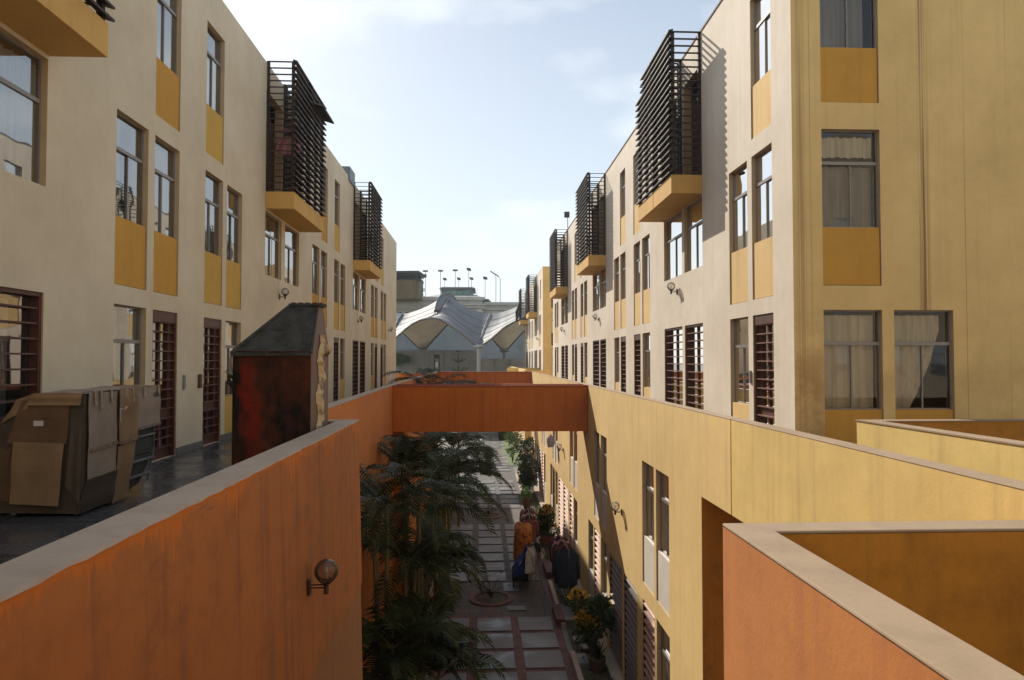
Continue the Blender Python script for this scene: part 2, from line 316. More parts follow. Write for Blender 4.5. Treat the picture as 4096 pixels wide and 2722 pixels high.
def curtain(F, u0, u1, z0, z1, d, parent, m, amp=.03, tie=False, name='curtain'):
    b = MB(); nu = max(8, int((u1 - u0) / .035)); ph = random.random() * 6
    def P(u, v):
        zz = z0 + (z1 - z0) * v; uu = u0 + (u1 - u0) * u
        if tie: kk = max(0, .75 - v) * .75; uu = u0 + (u1 - u0) * u * (1 - kk)
        return F(uu, d + amp * math.sin(uu * 48 + ph) + amp * .6 * math.sin(uu * 19 + ph * 2 + v), zz)
    b.grid(P, nu, 6 if tie else 1); return b.build(name, m, parent, smooth=True, recalc=False)
def window(F, u0, u1, z0, z1, parent, zt=None, depth=.12, glass='glass', curt='auto', mull=True, name='window'):
    cnt[0] += 1; rnd = random.Random(cnt[0] * 13 + 5)
    t = .022; d0, d1 = -depth, -depth + .045; b = MB(); zt = zt if zt is not None else z0 + (z1 - z0) * .64
    e = .002
    b.fbox(F, u0 + e, u0 + t, d0, d1, z0 + e, z1 - e); b.fbox(F, u1 - t, u1 - e, d0, d1, z0 + e, z1 - e)
    b.fbox(F, u0 + t, u1 - t, d0, d1, z0 + e, z0 + t); b.fbox(F, u0 + t, u1 - t, d0, d1, z1 - t, z1 - e)
    b.fbox(F, u0 + t, u1 - t, d0 - .005, d1 + .01, zt - .026, zt + .026)
    if mull:
        um = (u0 + u1) / 2 + rnd.uniform(-.03, .03); b.fbox(F, um - .009, um + .009, d0 + .005, d1 - .005, z0 + t, zt - .035)
    wn = b.build(name, M['alu'], parent)
    g = MB(); g.quad(F(u0 + .01, d0 + .02, zt + .03), F(u1 - .01, d0 + .02, zt + .03), F(u1 - .01, d0 + .02, z1 - .01), F(u0 + .01, d0 + .02, z1 - .01))
    um = (u0 + u1) / 2
    g.quad(F(u0 + .01, d0 + .015, z0 + .01), F(um, d0 + .015, z0 + .01), F(um, d0 + .015, zt - .03), F(u0 + .01, d0 + .015, zt - .03))
    g.quad(F(um, d0 + .035, z0 + .01), F(u1 - .01, d0 + .035, z0 + .01), F(u1 - .01, d0 + .035, zt - .03), F(um, d0 + .035, zt - .03))
    g.build('pane', M[glass], wn, recalc=False)
    if curt == 'auto': curt = rnd.choice(['full', 'w', 'w', 'part', 'left', 'w', 'low'])
    mm = M[rnd.choice(['curt', 'curt_w', 'curt_w'])]; W = u1 - u0
    if curt in ('full', 'w'): curtain(F, u0 + .02, u1 - (.06 if curt == 'full' else .02), z0 + .04, z1 - .08, d0 - .05, wn, M['curt_w'] if curt == 'w' else mm)
    elif curt == 'part': curtain(F, u0 + .02, u0 + W * .45, z0 + .04, z1 - .06, d0 - .05, wn, mm); curtain(F, u0 + W * .75, u1 - .01, z0 + .04, z1 - .06, d0 - .05, wn, mm)
    elif curt == 'left': curtain(F, u0 + .02, u0 + W * .7, z0 + .04, z1 - .06, d0 - .05, wn, mm)
    elif curt == 'low': curtain(F, u0 + .02, u1 - .02, z0 + .04, zt - .05, d0 - .05, wn, mm)
    return wn
def grille(F, u0, u1, z0, z1, parent, door=False, bars=14, name='grille', bm='barwood', sp=None, tall=True):
    t = .05; b = MB(); e = .003; d1 = -.02; d0 = -.14
    b.fbox(F, u0 + e, u0 + t, d0, d1, z0 + e, z1 - e); b.fbox(F, u1 - t, u1 - e, d0, d1, z0 + e, z1 - e); b.fbox(F, u0 + t, u1 - t, d0, d1, z1 - t - (.12 if door else 0), z1 - e)
    um = (u0 + u1) / 2
    b.fbox(F, um - .03, um + .03, d0, d0 + .05, z0 + .03, z1 - t)
    if door:
        b.fbox(F, u0 + t, u0 + t + .13, d0 + .01, d0 + .06, z0, z1 - t); b.fbox(F, u1 - t - .13, u1 - t, d0 + .01, d0 + .06, z0, z1 - t)
        b.fbox(F, u0 + t, u1 - t, d0 + .012, d0 + .058, z0 + .62, z0 + .82); b.fbox(F, u0 + t, u1 - t, d0 + .012, d0 + .058, z0, z0 + .2)
    w = b.build('door' if door else name, M['redwood'], parent)
    g = MB(); g.quad(F(u0 + t, d0 + .02, z0), F(u1 - t, d0 + .02, z0), F(u1 - t, d0 + .02, z1 - t), F(u0 + t, d0 + .02, z1 - t)); g.build('pane', M['glass'], w, recalc=False)
    s = MB(); H = z1 - z0 - .2
    for i in range(bars):
        z = z0 + .1 + H * (i + .5) / bars; s.fbox(F, u0 + .05, u1 - .05, -.08, -.035, z - .010, z + .010)
    s.build('bars', M[bm], w)
    cnt[0] += 1; rnd = random.Random(cnt[0])
    if rnd.random() < .85 or u0 < 15: curtain(F, u0 + .06, u1 - (.06 if door else .3), z0 + .05, z1 - .1, -.22, w, M['curt_w' if u0 < 15 else rnd.choice(['curt', 'curt_g', 'curt_w'])])
    return w
def panel(F, u0, u1, z0, z1, parent, m, depth=.12):
    b = MB(); b.fbox(F, u0 + .006, u1 - .012, -depth, -.022, z0 + .012, z1); return b.build('panel', m, parent)
def louvre(F, u0, u1, z0, z1, parent, m, bars=15, depth=.11):
    b = MB(); t = .04
    b.fbox(F, u0 + .002, u0 + t, -.16, -.01, z0 + .002, z1 - .002); b.fbox(F, u1 - t, u1 - .002, -.16, -.01, z0 + .002, z1 - .002); w = b.build('louvre_screen', M['redwood'], parent)
    s = MB()
    for i in range(bars):
        z = z0 + (z1 - z0) * (i + .5) / bars; th = .018; dz = .075
        p = [(u0 + .04, -.11, z - dz / 2 + .04), (u1 - .04, -.11, z - dz / 2 + .04), (u1 - .04, .0, z - dz), (u0 + .04, .0, z - dz)]
        p = [F(a, bb, c + .06) for a, bb, c in p]; s.hexa(p + [(q[0], q[1], q[2] + th) for q in p])
    s.build('slats', m, w)
    g = MB(); g.fbox(F, u0 + .03, u1 - .03, -.2, -.17, z0 + .01, z1 - .01); g.build('backing', M['dark'], w)
    return w
def cage(F, secs, parent, z0=4.04, z1=7.22, pr=.66, broken=()):
    for k, (u0, u1) in enumerate(secs):
        sb = MB(); sb.fbox(F, u0 - .03, u1 + .03, .003, pr + .02, 3.63, z0); sl_ = sb.build('balcony', M['slab'], parent, bevel=.006)
        pp = MB()
        for (u, d) in ((u0, pr - .04), (u1 - .07, pr - .04), (u0, .02), (u1 - .07, .02)): pp.fbox(F, u, u + .07, d - .035, d + .035, z0, z1 if not (k in broken and u > u0) else z1 - .35)
        pp.fbox(F, (u0 + u1) / 2 - .03, (u0 + u1) / 2 + .03, pr - .07, pr - .01, z0, z1 - .05)
        pp.build('post', M['cage'], sl_)
        b = MB(); n = 20; rnd = random.Random(int(u0 * 10))
        for i in range(n + 1):
            z = z0 + .07 + (z1 - z0 - .07) * i / n; 
            a0 = u0 - .07; a1 = u1 + .07
            if k in broken and i > n - 3: a1 = u1 - .5
            dz = rnd.uniform(-.006, .006); til = .03
            # front board, slightly tilted
            p = [(a0, pr - .03, z + dz + til), (a1, pr - .03, z + til), (a1, pr + .075, z - .0), (a0, pr + .075, z + dz)]
            p = [F(*q) for q in p]; b.hexa([(q[0], q[1], q[2] - .032) for q in p] + p)
            for (ua, ub) in ((u0 - .03, u0 + .05), (u1 - .05, u1 + .03)):
                p = [F(ua, .005, z), F(ub, .005, z + .02), F(ub, pr - .03, z + .02), F(ua, pr - .03, z)]; b.hexa([(q[0], q[1], q[2] - .026) for q in p] + p)
        b.build('louvre_cage', M['cage'], sl_)
GROUND = -7.0
# ------------------------------------------------------------ ground, paths
b = MB(); b.quad((-400, -60, GROUND - .02), (400, -60, GROUND - .02), (400, 900, GROUND - .02), (-400, 900, GROUND - .02)); b.build('ground', M['asph'], kind='structure', recalc=False)
b = MB(); b.quad((-2.6, -4, GROUND - .006), (2.12, -4, GROUND - .006), (2.12, 72, GROUND - .006), (-2.6, 72, GROUND - .006)); b.build('path', M['paver'], kind='structure', recalc=False)
b = MB()   # brick strips round the slabs
blocks = [(5.0, 8), (15.95 - 1.1, 4), (22.2, 7), (33.0, 7), (43.9, 7), (54.8, 8)]
for (y0, n) in blocks:
    if y0 > 21: continue
    b.quad((-1.5, y0 - .2, GROUND), (2.1, y0 - .2, GROUND), (2.1, y0 + n * 1.1 + .02, GROUND), (-1.5, y0 + n * 1.1 + .02, GROUND))
b.quad((.22, 19.3, GROUND), (.44, 19.3, GROUND), (.44, 20, GROUND), (.22, 20, GROUND)); b.quad((1.95, 19.28, GROUND), (2.1, 19.28, GROUND), (2.1, 22, GROUND), (1.95, 22, GROUND))
b.build('brick_paving', M['brick'], kind='structure', recalc=False)
b = MB()
for (y0, n) in blocks:
    for r in range(n):
        for (xa, xb) in ((-1.19, -.3), (-.07, .82), (1.03, 1.92)):
            j = random.uniform(-.012, .012); b.box(xa + j, xb + j, y0 + r * 1.1, y0 + r * 1.1 + .9, GROUND + .004, GROUND + .02 + random.random() * .008)
b.box(.78, 1.28, 19.6, 20.0 - .08, GROUND + .004, GROUND + .024); b.box(.72, 1.2, 21.2, 21.98, GROUND + .004, GROUND + .024)
b.build('paving_slabs', M['pslab'], kind='structure')
b = MB(); b.quad((2.24, -4, GROUND + .03), (3.1, -4, GROUND + .03), (3.1, 42, GROUND + .03), (2.24, 42, GROUND + .03)); b.quad((-2.6, 3, GROUND + .03), (-1.35, 3, GROUND + .03), (-1.35, 41, GROUND + .03), (-2.6, 41, GROUND + .03)); b.build('planting_bed', M['soil'], kind='structure', recalc=False)
b = MB(); b.box(2.12, 2.24, -4, 16.6, GROUND - .02, GROUND + .12); b.box(2.12, 2.24, 18.3, 21.9, GROUND - .02, GROUND + .12); b.box(2.12, 2.24, 24.2, 42, GROUND - .02, GROUND + .12); b.box(-1.5, -1.35, 3, 41, GROUND - .02, GROUND + .1); b.build('kerb', M['cap'], kind='structure', bevel=.01)
b = MB(); b.box(2.86, 3.09, -4, 42, GROUND + .03, GROUND + .1); b.build('wall_footing', M['cap'], kind='structure')
for i, (x0, x1, y0, y1, z, lb) in enumerate([(2.0, 3.05, 18.35, 19.5, .2, 'paved brick and concrete entrance step behind the front yellow tipped shrub'), (2.12, 3.0, 22.4, 23.7, .2, 'paved brick and concrete entrance step behind the rack of dark jackets'), (2.3, 2.68, 17.2, 17.75, .1, 'small pale stepping slab just below the brick entrance step'), (2.42, 2.72, 16.75, 17.05, .1, 'narrow stepping slab, second one down from the brick entrance step'), (2.22, 2.7, 15.95, 16.5, .1, 'stepping slab beside the agave pot')]):
    b = MB(); b.box(x0, x1, y0, y1, GROUND + .0, GROUND + z)
    if i < 2:
        t = empty('entrance_step', (x0, y0, GROUND), lb, 'step', 'paved entrance steps'); b.build('base', M['pslab'], t, bevel=.01)
        b = MB(); b.box(x0 - .003, x0 + .22, y0 - .003, y1 + .003, GROUND + .02, GROUND + z + .006); b.build('brick_edging', M['brick'], t)
    else: b.build('stepping_slab', M['pslab'], label=lb, cat='paving slab', group='stepping slabs in the bed', bevel=.01)
for (x, y, lb) in [(.33, 20.63, 'nearest round sunken planter ringed with brick in the path'), (.36, 31.44, 'farther round sunken planter in the path beside the clothes rack row')]:
    t = empty('round_planter', (x, y, GROUND), lb, 'planter', 'round planters in the path')
    b = MB(); b.lathe((x, y, GROUND), [(.66, .0), (.66, .03), (.5, .035), (.5, -.0)], 40); b.build('rim', M['brick'], t)
    b = MB(); b.lathe((x, y, GROUND), [(.5, .01), (.0, .02)], 40); b.build('soil', M['soil'], t)
    b = MB(); rnd = random.Random(int(y))
    for k in range(11):
        a = rnd.random() * 6.3; L = rnd.uniform(.2, .62); pts = [(x + math.cos(a) * L * .12 * s * s, y + math.sin(a) * L * .12 * s * s, GROUND + .02 + L * s / 3 * (1 - .03 * s)) for s in range(4)]; b.tube(pts, [.014, .012, .009, .003], 5)
        e = pts[-1]; 
        for q in range(3):
            a2 = a + rnd.uniform(-1, 1); b.quad(e, (e[0] + .07 * math.cos(a2) + .02, e[1] + .07 * math.sin(a2), e[2] + .03), (e[0] + .15 * math.cos(a2), e[1] + .15 * math.sin(a2), e[2] - .02), (e[0] + .07 * math.cos(a2) - .02, e[1] + .07 * math.sin(a2) + .02, e[2] + .02))
    b.build('plant', M['palm'], t, recalc=False)

# ------------------------------------------------------------ left building
F = FX(-5.16, 1)
BL = empty('apartment_building', (-5.16, 20, GROUND), 'cream apartment block along the left side with ochre panels under its windows, in shade', 'apartment building')
ops = []; todo = []
P0 = 10.05; PER = 11.55
for k in (-1, 0, 1, 2):
    o = P0 + k * PER
    for i, (a, c) in enumerate(((0, .95), (1.17, 2.07), (3.2, 4.1), (4.32, 5.22))):
        a += o; c += o
        if a > 42 or c < 0: continue
        ops.append((a, c, 1.07, 3.57)); todo.append(('win', a, c, 2.05, 3.57, 1.07, 'panel' if i < 2 else 'panel2'))
        if i in (1, 2): ops.append((a, c, 3.9, 6.42)); todo.append(('win', a, c, 4.85, 6.42, 3.9, 'panel' if i < 2 else 'panel2'))
        if i in (0, 3): ops.append((a, c, -1.62, .79)); todo.append(('win', a, c, -.75, .79, -1.62, 'panel' if i < 1 else 'panel2'))
        else: ops.append((a, c, -1.62, .79)); todo.append(('door', a, c, -1.62, .79))
    for (a, c) in ((6.85, 8.22), (8.55, 9.97)):
        a += o; c += o
        if k == 2 or c < 0: continue
        ops.append((a, c, 2.05, 3.58)); todo.append(('win2', a, c, 2.05, 3.58)); ops.append((a, c, -1.55, .79)); todo.append(('gr', a, c, -1.55, .79))
        ops.append((a, c, 4.06, 6.5)); todo.append(('balc', a, c))
    if k < 2: cage(F, [(o + 6.88, o + 8.36), (o + 8.44, o + 9.97)], BL, broken=(0,) if k == -1 else ())
wall(F, 'wall', -6, 43, GROUND, 7.18, ops, [M['cream'], M['reveal']], BL)
b = MB(); b.quad((-5.16, 43, GROUND), (-16, 43, GROUND), (-16, 43, 7.18), (-5.16, 43, 7.18)); b.quad((-5.16, -6, 7.18), (-5.16, 43, 7.18), (-16, 43, 7.18), (-16, -6, 7.18)); b.quad((-5.16, -6, GROUND), (-16, -6, GROUND), (-16, -6, 7.18), (-5.16, -6, 7.18)); b.quad((-16, -6, GROUND), (-16, 43, GROUND), (-16, 43, 7.18), (-16, -6, 7.18)); b.build('roof', M['cream'], BL, recalc=False)
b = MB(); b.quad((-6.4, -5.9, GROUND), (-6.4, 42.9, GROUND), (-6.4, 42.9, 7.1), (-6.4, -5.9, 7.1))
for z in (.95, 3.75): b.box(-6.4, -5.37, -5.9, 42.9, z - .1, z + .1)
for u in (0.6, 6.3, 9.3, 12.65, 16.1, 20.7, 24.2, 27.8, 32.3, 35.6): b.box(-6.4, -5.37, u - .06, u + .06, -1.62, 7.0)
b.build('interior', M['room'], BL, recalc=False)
last = -6; skm = simple('grey_skirting', (.16, .15, .13), .7)
for u in sorted([t[1:3] for t in todo if t[0] in ('door', 'gr')]) + [(43, 43)]:
    if u[0] - last > .05: b = MB(); b.fbox(F, last, u[0] - .003, .0, .018, -1.62, -1.5); b.build('skirting', skm, BL)
    last = u[1] + .003
for t in todo:
    if t[0] == 'win': window(F, t[1], t[2], t[3], t[4], BL, zt=t[4] - .52); panel(F, t[1], t[2], t[5], t[3], BL, M[t[6]])
    elif t[0] == 'win2': window(F, t[1], t[2], t[3], t[4], BL, zt=t[4] - .52, depth=.12)
    elif t[0] == 'door': grille(F, t[1], t[2], t[3], t[4], BL, door=True, bars=14)
    elif t[0] == 'gr': grille(F, t[1], t[2], t[3], t[4], BL, bars=12)
    elif t[0] == 'balc':
        b = MB(); b.fbox(F, t[1] + .02, t[2] - .02, -.24, -.2, 4.06, 6.1); b.build('balcony_door', M['redwood'], BL)
b = MB(); b.fbox(F, 12.35, 12.42, .001, .03, -.52, -.27); b.build('doorbell_box', M['alu'], BL); b = MB(); b.fbox(F, 13.0, 13.09, .001, .05, -.52, -.27); b.build('meter_box', M['barwood'], BL)
for (u, z0_, z1_) in ((18.02, 1.68, 3.62), (29.5, 1.7, 3.3)):
    b = MB(); b.tube([F(u, .012, z0_), F(u + .01, .012, (z0_ + z1_) / 2), F(u, .012, z1_)], .006, 5); b.build('cable', M['cream'], BL)
# roof box
b = MB(); b.box(-5.9, -5.1, 27.3, 28.4, 7.0, 7.55); b.build('roof_box', simple('blue_grey_sheet', (.14, .17, .2), .5), BL)
b = MB()   # corrugated awning scrap on the first far cage
for i in range(14):
    u = 18.55 + i * .1; z = 7.02 + (.02 if i % 2 else -.02); b.hexa([(-5.1, u, z), (-4.18, u, z - .28), (-4.18, u + .1, z - .28 + (.04 if not i % 2 else -.04)), (-5.1, u + .1, z + (.04 if not i % 2 else -.04)), (-5.1, u, z + .02), (-4.18, u, z - .26), (-4.18, u + .1, z - .26 + (.04 if not i % 2 else -.04)), (-5.1, u + .1, z + .02 + (.04 if not i % 2 else -.04))])
b.build('awning', simple('corrugated_sheet', (.1, .085, .08), .6, .2), BL)
# left walkway: slab and outer parapets
WL = empty('access_walkway', (-3.6, 20, -1.62), 'raised walkway with dark shiny floor tiles along the left block, edged by an orange parapet', 'walkway')
b = MB(); b.box(-5.158, -1.6, -4, 8.6, -1.9, -1.62); b.box(-5.158, -2.6, 8.6, 43.3, -1.9, -1.62); b.build('floor', M['tiles'], WL)
pts = [(-2.3, 8.64), (-2.34, 12), (-2.42, 16), (-2.5, 19.9), (-2.52, 41.9)]
b = MB(); c = MB()
for i in range(len(pts) - 1):
    (xa, ya), (xb, yb) = pts[i], pts[i + 1]
    b.hexa([(xa, ya, GROUND), (xb, yb, GROUND), (xb - .2, yb, GROUND), (xa - .2, ya, GROUND), (xa, ya, -.75), (xb, yb, -.75), (xb - .2, yb, -.75), (xa - .2, ya, -.75)])
    c.hexa([(xa + .01, ya, -.75), (xb + .01, yb, -.75), (xb - .21, yb, -.75), (xa - .21, ya, -.75), (xa + .01, ya, -.735), (xb + .01, yb, -.735), (xb - .21, yb, -.735), (xa - .21, ya, -.735)])
b.box(-2.5, -2.2, 20.3, 21.0, GROUND, -2.1)
b.build('parapet', M['orange_l'], WL); c.build('cap', M['cap'], WL)
b = MB(); b.box(-5.15, -3.1, 43.4, 43.6, -3, -.86); b.build('end_parapet', M['orange_l'], WL); b = MB(); b.box(-5.16, -3.09, 43.38, 43.62, -.86, -.83); b.build('end_cap', M['cap'], WL)

# near left wall (leans slightly outwards)
WN = empty('parapet_wall', (-1.5, 4, GROUND), 'big orange parapet wall in the left foreground with grey worn top and paint drips', 'parapet wall')
def nx(z, o=0): return -1.49 + .028 * (-.74 - z) + o
def nwall(b, z0, z1, o=0, y0=-3, y1=8.64, th=.23):
    ns = 12
    for i in range(ns):
        ya = y0 + (y1 - y0) * i / ns; yb = y0 + (y1 - y0) * (i + 1) / ns
        wv = lambda y: .0
        b.hexa([(nx(z0, o), ya, z0), (nx(z0, o), yb, z0), (nx(z0, o) - th, yb, z0), (nx(z0, o) - th, ya, z0), (nx(z1, o), ya, z1), (nx(z1, o), yb, z1), (-1.49 - th + 0, yb, z1), (-1.49 - th, ya, z1)])
def orange_drips():
    m = plaster('orange_paint_dripped', (.43, .145, .03), dirt=(.12, .055, .03), streak=.5, blotch=.55)
    n = m.node_tree.nodes; l = m.node_tree.links; bs = n['Principled BSDF']; src = bs.inputs['Base Color'].links[0].from_socket
    g = n.new('ShaderNodeNewGeometry'); sep = n.new('ShaderNodeSeparateXYZ'); l.new(g.outputs['Position'], sep.inputs[0])
    # fresh paint drips under the coping: length varies along the wall
    cmb = n.new('ShaderNodeCombineXYZ'); l.new(sep.outputs['Y'], cmb.inputs[1])
    f1 = noise(n, l, 1.1, cmb.outputs[0], 2, .5); f2 = noise(n, l, 26, cmb.outputs[0], 3, .6)
    a = n.new('ShaderNodeMapRange'); a.inputs[1].default_value = .46; a.inputs[2].default_value = .66; a.inputs[3].default_value = 0; a.inputs[4].default_value = .5; l.new(f1.outputs[0], a.inputs[0])
    d = n.new('ShaderNodeMapRange'); d.inputs[1].default_value = .42; d.inputs[2].default_value = .72; d.inputs[3].default_value = .05; d.inputs[4].default_value = 1; l.new(f2.outputs[0], d.inputs[0])
    ln = n.new('ShaderNodeMath'); ln.operation = 'MULTIPLY'; l.new(a.outputs[0], ln.inputs[0]); l.new(d.outputs[0], ln.inputs[1])
    ad = n.new('ShaderNodeMath'); ad.inputs[1].default_value = .02; l.new(ln.outputs[0], ad.inputs[0])
    dep = n.new('ShaderNodeMath'); dep.operation = 'SUBTRACT'; dep.inputs[0].default_value = -.77; l.new(sep.outputs['Z'], dep.inputs[1])
    cmp = n.new('ShaderNodeMath'); cmp.operation = 'SUBTRACT'; l.new(ad.outputs[0], cmp.inputs[0]); l.new(dep.outputs[0], cmp.inputs[1])
    mr = n.new('ShaderNodeMapRange'); mr.inputs[1].default_value = 0; mr.inputs[2].default_value = .03; mr.inputs[4].default_value = .85; l.new(cmp.outputs[0], mr.inputs[0])
    x = mixc(n, l, mr.outputs[0], src, (.60, .165, .012, 1))
    # dark scuffs
    mpp = mapping(n, l, g.outputs['Position'], (1, 1.2, 2.2)); sc = noise(n, l, 1.7, mpp.outputs[0], 10, .78); rs = ramp(n, .54, .68); l.new(sc.outputs[0], rs.inputs[0])
    k = n.new('ShaderNodeMath'); k.operation = 'MULTIPLY'; k.inputs[1].default_value = .5; l.new(rs.outputs[0], k.inputs[0])
    x1 = mixc(n, l, k.outputs[0], x.outputs[0], (.16, .07, .035, 1))
    # brown water runs towards the far end of the wall, and thin dark scratches
    s3 = noise(n, l, 1.4, mapping(n, l, g.outputs['Position'], (1, 8, .3)).outputs[0], 5, .6); r7 = ramp(n, .45, .7); l.new(s3.outputs[0], r7.inputs[0])
    ym = n.new('ShaderNodeMapRange'); ym.inputs[1].default_value = 4.6; ym.inputs[2].default_value = 6.8; ym.inputs[3].default_value = .1; ym.inputs[4].default_value = .8; l.new(sep.outputs['Y'], ym.inputs[0])
    k7 = n.new('ShaderNodeMath'); k7.operation = 'MULTIPLY'; l.new(r7.outputs[0], k7.inputs[0]); l.new(ym.outputs[0], k7.inputs[1]); x15 = mixc(n, l, k7.outputs[0], x1.outputs[0], (.26, .10, .04, 1))
    rot = n.new('ShaderNodeMapping'); rot.inputs['Rotation'].default_value = (R(38), 0, 0); rot.inputs['Scale'].default_value = (1, .7, 9); l.new(g.outputs['Position'], rot.inputs['Vector']); s4 = noise(n, l, 1.3, rot.outputs[0], 6, .7); r8 = ramp(n, .66, .72); l.new(s4.outputs[0], r8.inputs[0])
    k8 = n.new('ShaderNodeMath'); k8.operation = 'MULTIPLY'; k8.inputs[1].default_value = .55; l.new(r8.outputs[0], k8.inputs[0])
    x2 = mixc(n, l, k8.outputs[0], x15.outputs[0], (.07, .04, .03, 1)); l.new(x2.outputs[0], bs.inputs['Base Color']); return m
M['odrip'] = orange_drips()
b = MB(); nwall(b, -2.71, -.75); b.box(-2.3, -1.735, 8.44, 8.638, -2.71, -.75); b.build('upper_wall', M['odrip'], WN)
b = MB(); nwall(b, GROUND, -2.72, -.018); b.build('lower_wall', M['brownlow'], WN)
def ragged_cap():
    b = MB(); ys = [-3 + i * .097 for i in range(120)] + [8.65]; rnd = random.Random(3); W = []
    for y in ys: W.append((rnd.uniform(-.004, .008), rnd.uniform(-.006, .004)))
    for i in range(len(ys) - 1):
        a = W[i]; c = W[i + 1]; y0, y1 = ys[i], ys[i + 1]
        b.hexa([(-1.485 + a[0], y0, -.75 + a[1]), (-1.485 + c[0], y1, -.75 + c[1]), (-1.725, y1, -.75), (-1.725, y0, -.75), (-1.49 + a[0] * .6, y0, -.735), (-1.49 + c[0] * .6, y1, -.735), (-1.72, y1, -.735), (-1.72, y0, -.735)])
    b.box(-2.3, -1.726, 8.43, 8.65, -.75, -.735); return b
ragged_cap().build('cap', M['cap'], WN)

# ------------------------------------------------------------ right building
F = FX(4.84, -1)
BR = empty('apartment_building', (4.84, 28, GROUND), 'cream apartment block along the right side, sunlit, with dark louvred balconies and yellow lower storeys', 'apartment building')
ops = []; todo = []
PR = 11.7
for k in (0, 1, 2):
    o = k * PR
    cols = [(11.3, 12.17, 0), (12.38, 13.3, 1), (19.68, 20.62, 2), (20.87, 21.77, 3)]
    for (a, c, i) in cols:
        a += o - (.25 if k == 2 else 0) * 0; c += o
        if c > 46: continue
        ops.append((a, c, 1.06, 3.62)); todo.append(('win', a, c, 2.06, 3.62, 1.06))
        if i in (0, 3): ops.append((a, c, 3.93, 6.45)); todo.append(('win', a, c, 4.88, 6.45, 3.93))
        if i in (1, 2): ops.append((a, c, -1.62, .78)); todo.append(('win' if i == 1 else 'winx', a, c, -.82, .78, -1.62))
        else: ops.append((a, c, -1.62, .78)); todo.append(('door', a, c, -1.62, .78))
    for (a, c) in ((14.95, 16.3), (16.5, 18.12)):
        a += o; c += o
        ops.append((a, c, 2.05, 3.6)); todo.append(('win2', a, c, 2.05, 3.6)); ops.append((a, c, -1.55, .8)); todo.append(('gr', a, c, -1.55, .8))
        ops.append((a, c, 4.06, 6.5)); todo.append(('balc', a, c))
    cage(F, [(o + 14.97, o + 16.5), (o + 16.6, o + 18.12)], BR, broken=(1,) if k == 0 else ())
wall(F, 'wall', 10.55, 46.3, -1.62, 7.2, ops, [M['cream_r'], M['reveal']], BR)
b = MB(); b.box(4.82, 14, 10.54, 46.31, 7.2, 7.24); b.build('roof', M['roofedge'], BR)
b = MB(); b.quad((4.84, 46.3, GROUND), (14, 46.3, GROUND), (14, 46.3, 7.2), (4.84, 46.3, 7.2)); b.quad((14, 10.55, GROUND), (14, 46.3, GROUND), (14, 46.3, 7.2), (14, 10.55, 7.2)); b.build('end_wall', M['side'], BR, recalc=False)
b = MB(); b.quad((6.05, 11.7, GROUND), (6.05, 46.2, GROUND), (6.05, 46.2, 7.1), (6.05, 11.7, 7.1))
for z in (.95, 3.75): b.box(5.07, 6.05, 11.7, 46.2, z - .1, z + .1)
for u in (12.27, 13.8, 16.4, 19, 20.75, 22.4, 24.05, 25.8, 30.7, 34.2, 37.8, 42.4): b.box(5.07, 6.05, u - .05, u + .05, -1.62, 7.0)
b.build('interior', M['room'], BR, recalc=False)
for t in todo:
    if t[0] in ('win', 'winx'): window(F, t[1], t[2], t[3], t[4], BR, zt=t[4] - .53, curt='w' if t[1] < 14 and t[3] > 0 else 'auto'); panel(F, t[1], t[2], t[5], t[3], BR, M['panel_r'])
    elif t[0] == 'win2': window(F, t[1], t[2], t[3], t[4], BR, zt=t[4] - .53, depth=.12, curt='w' if t[1] < 18 else 'auto')
    elif t[0] == 'door': grille(F, t[1], t[2], t[3], t[4], BR, door=True, bars=14, bm='barwood_l')
    elif t[0] == 'gr': grille(F, t[1], t[2], t[3], t[4], BR, bars=12, bm='barwood_l')
    elif t[0] == 'balc':
        b = MB(); b.fbox(F, t[1] + .02, t[2] - .02, -.24, -.2, 4.06, 6.1); b.build('balcony_door', M['redwood'], BR)
b = MB(); b.fbox(F, 12.25, 12.31, .001, .03, -.42, -.2); b.build('doorbell_box', M['alu'], BR)
# camera-facing side of the right building
G = FY(10.55)
cw = [(5.31, 6.24, 1.15, 3.6), (5.31, 6.24, 4.02, 6.4), (5.31, 6.24, -1.62, .77), (6.43, 7.38, -1.62, .77)]
wall(G, 'side_wall', 4.84, 14, -1.62, 7.2, cw, [M['side_run'], M['reveal']], BR)
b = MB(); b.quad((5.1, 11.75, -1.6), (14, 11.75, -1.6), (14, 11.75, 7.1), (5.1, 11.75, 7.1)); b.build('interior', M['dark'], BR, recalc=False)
w1 = window(G, 5.31, 6.24, 2.06, 3.6, BR, zt=3.08, curt=None, glass='glass_dim'); panel(G, 5.31, 6.24, 1.15, 2.06, BR, M['panel'])
curtain(G, 5.34, 6.2, 2.1, 3.05, -.18, w1, M['curt_g'], .015); curtain(G, 5.34, 6.2, 3.2, 3.52, -.18, w1, M['curt'], .03, name='valance')
w2 = window(G, 5.31, 6.24, 4.9, 6.4, BR, zt=5.9, curt=None, glass='glass_dim'); curtain(G, 5.34, 6.08, 4.95, 6.3, -.18, w2, M['curt_g'], .015); panel(G, 5.31, 6.24, 4.02, 4.9, BR, M['panel'])
w3 = window(G, 5.31, 6.24, -.78, .77, BR, zt=.25, curt=None, glass='glass_dim'); curtain(G, 5.33, 6.2, -.76, .7, -.2, w3, M['curt'], .045); panel(G, 5.31, 6.24, -1.62, -.78, BR, M['panel'])
w4 = window(G, 6.43, 7.38, -.78, .77, BR, zt=.25, curt=None, glass='glass_dim'); curtain(G, 6.45, 7.26, -.76, .7, -.2, w4, M['curt'], .045, tie=True); panel(G, 6.43, 7.38, -1.62, -.78, BR, M['panel'])
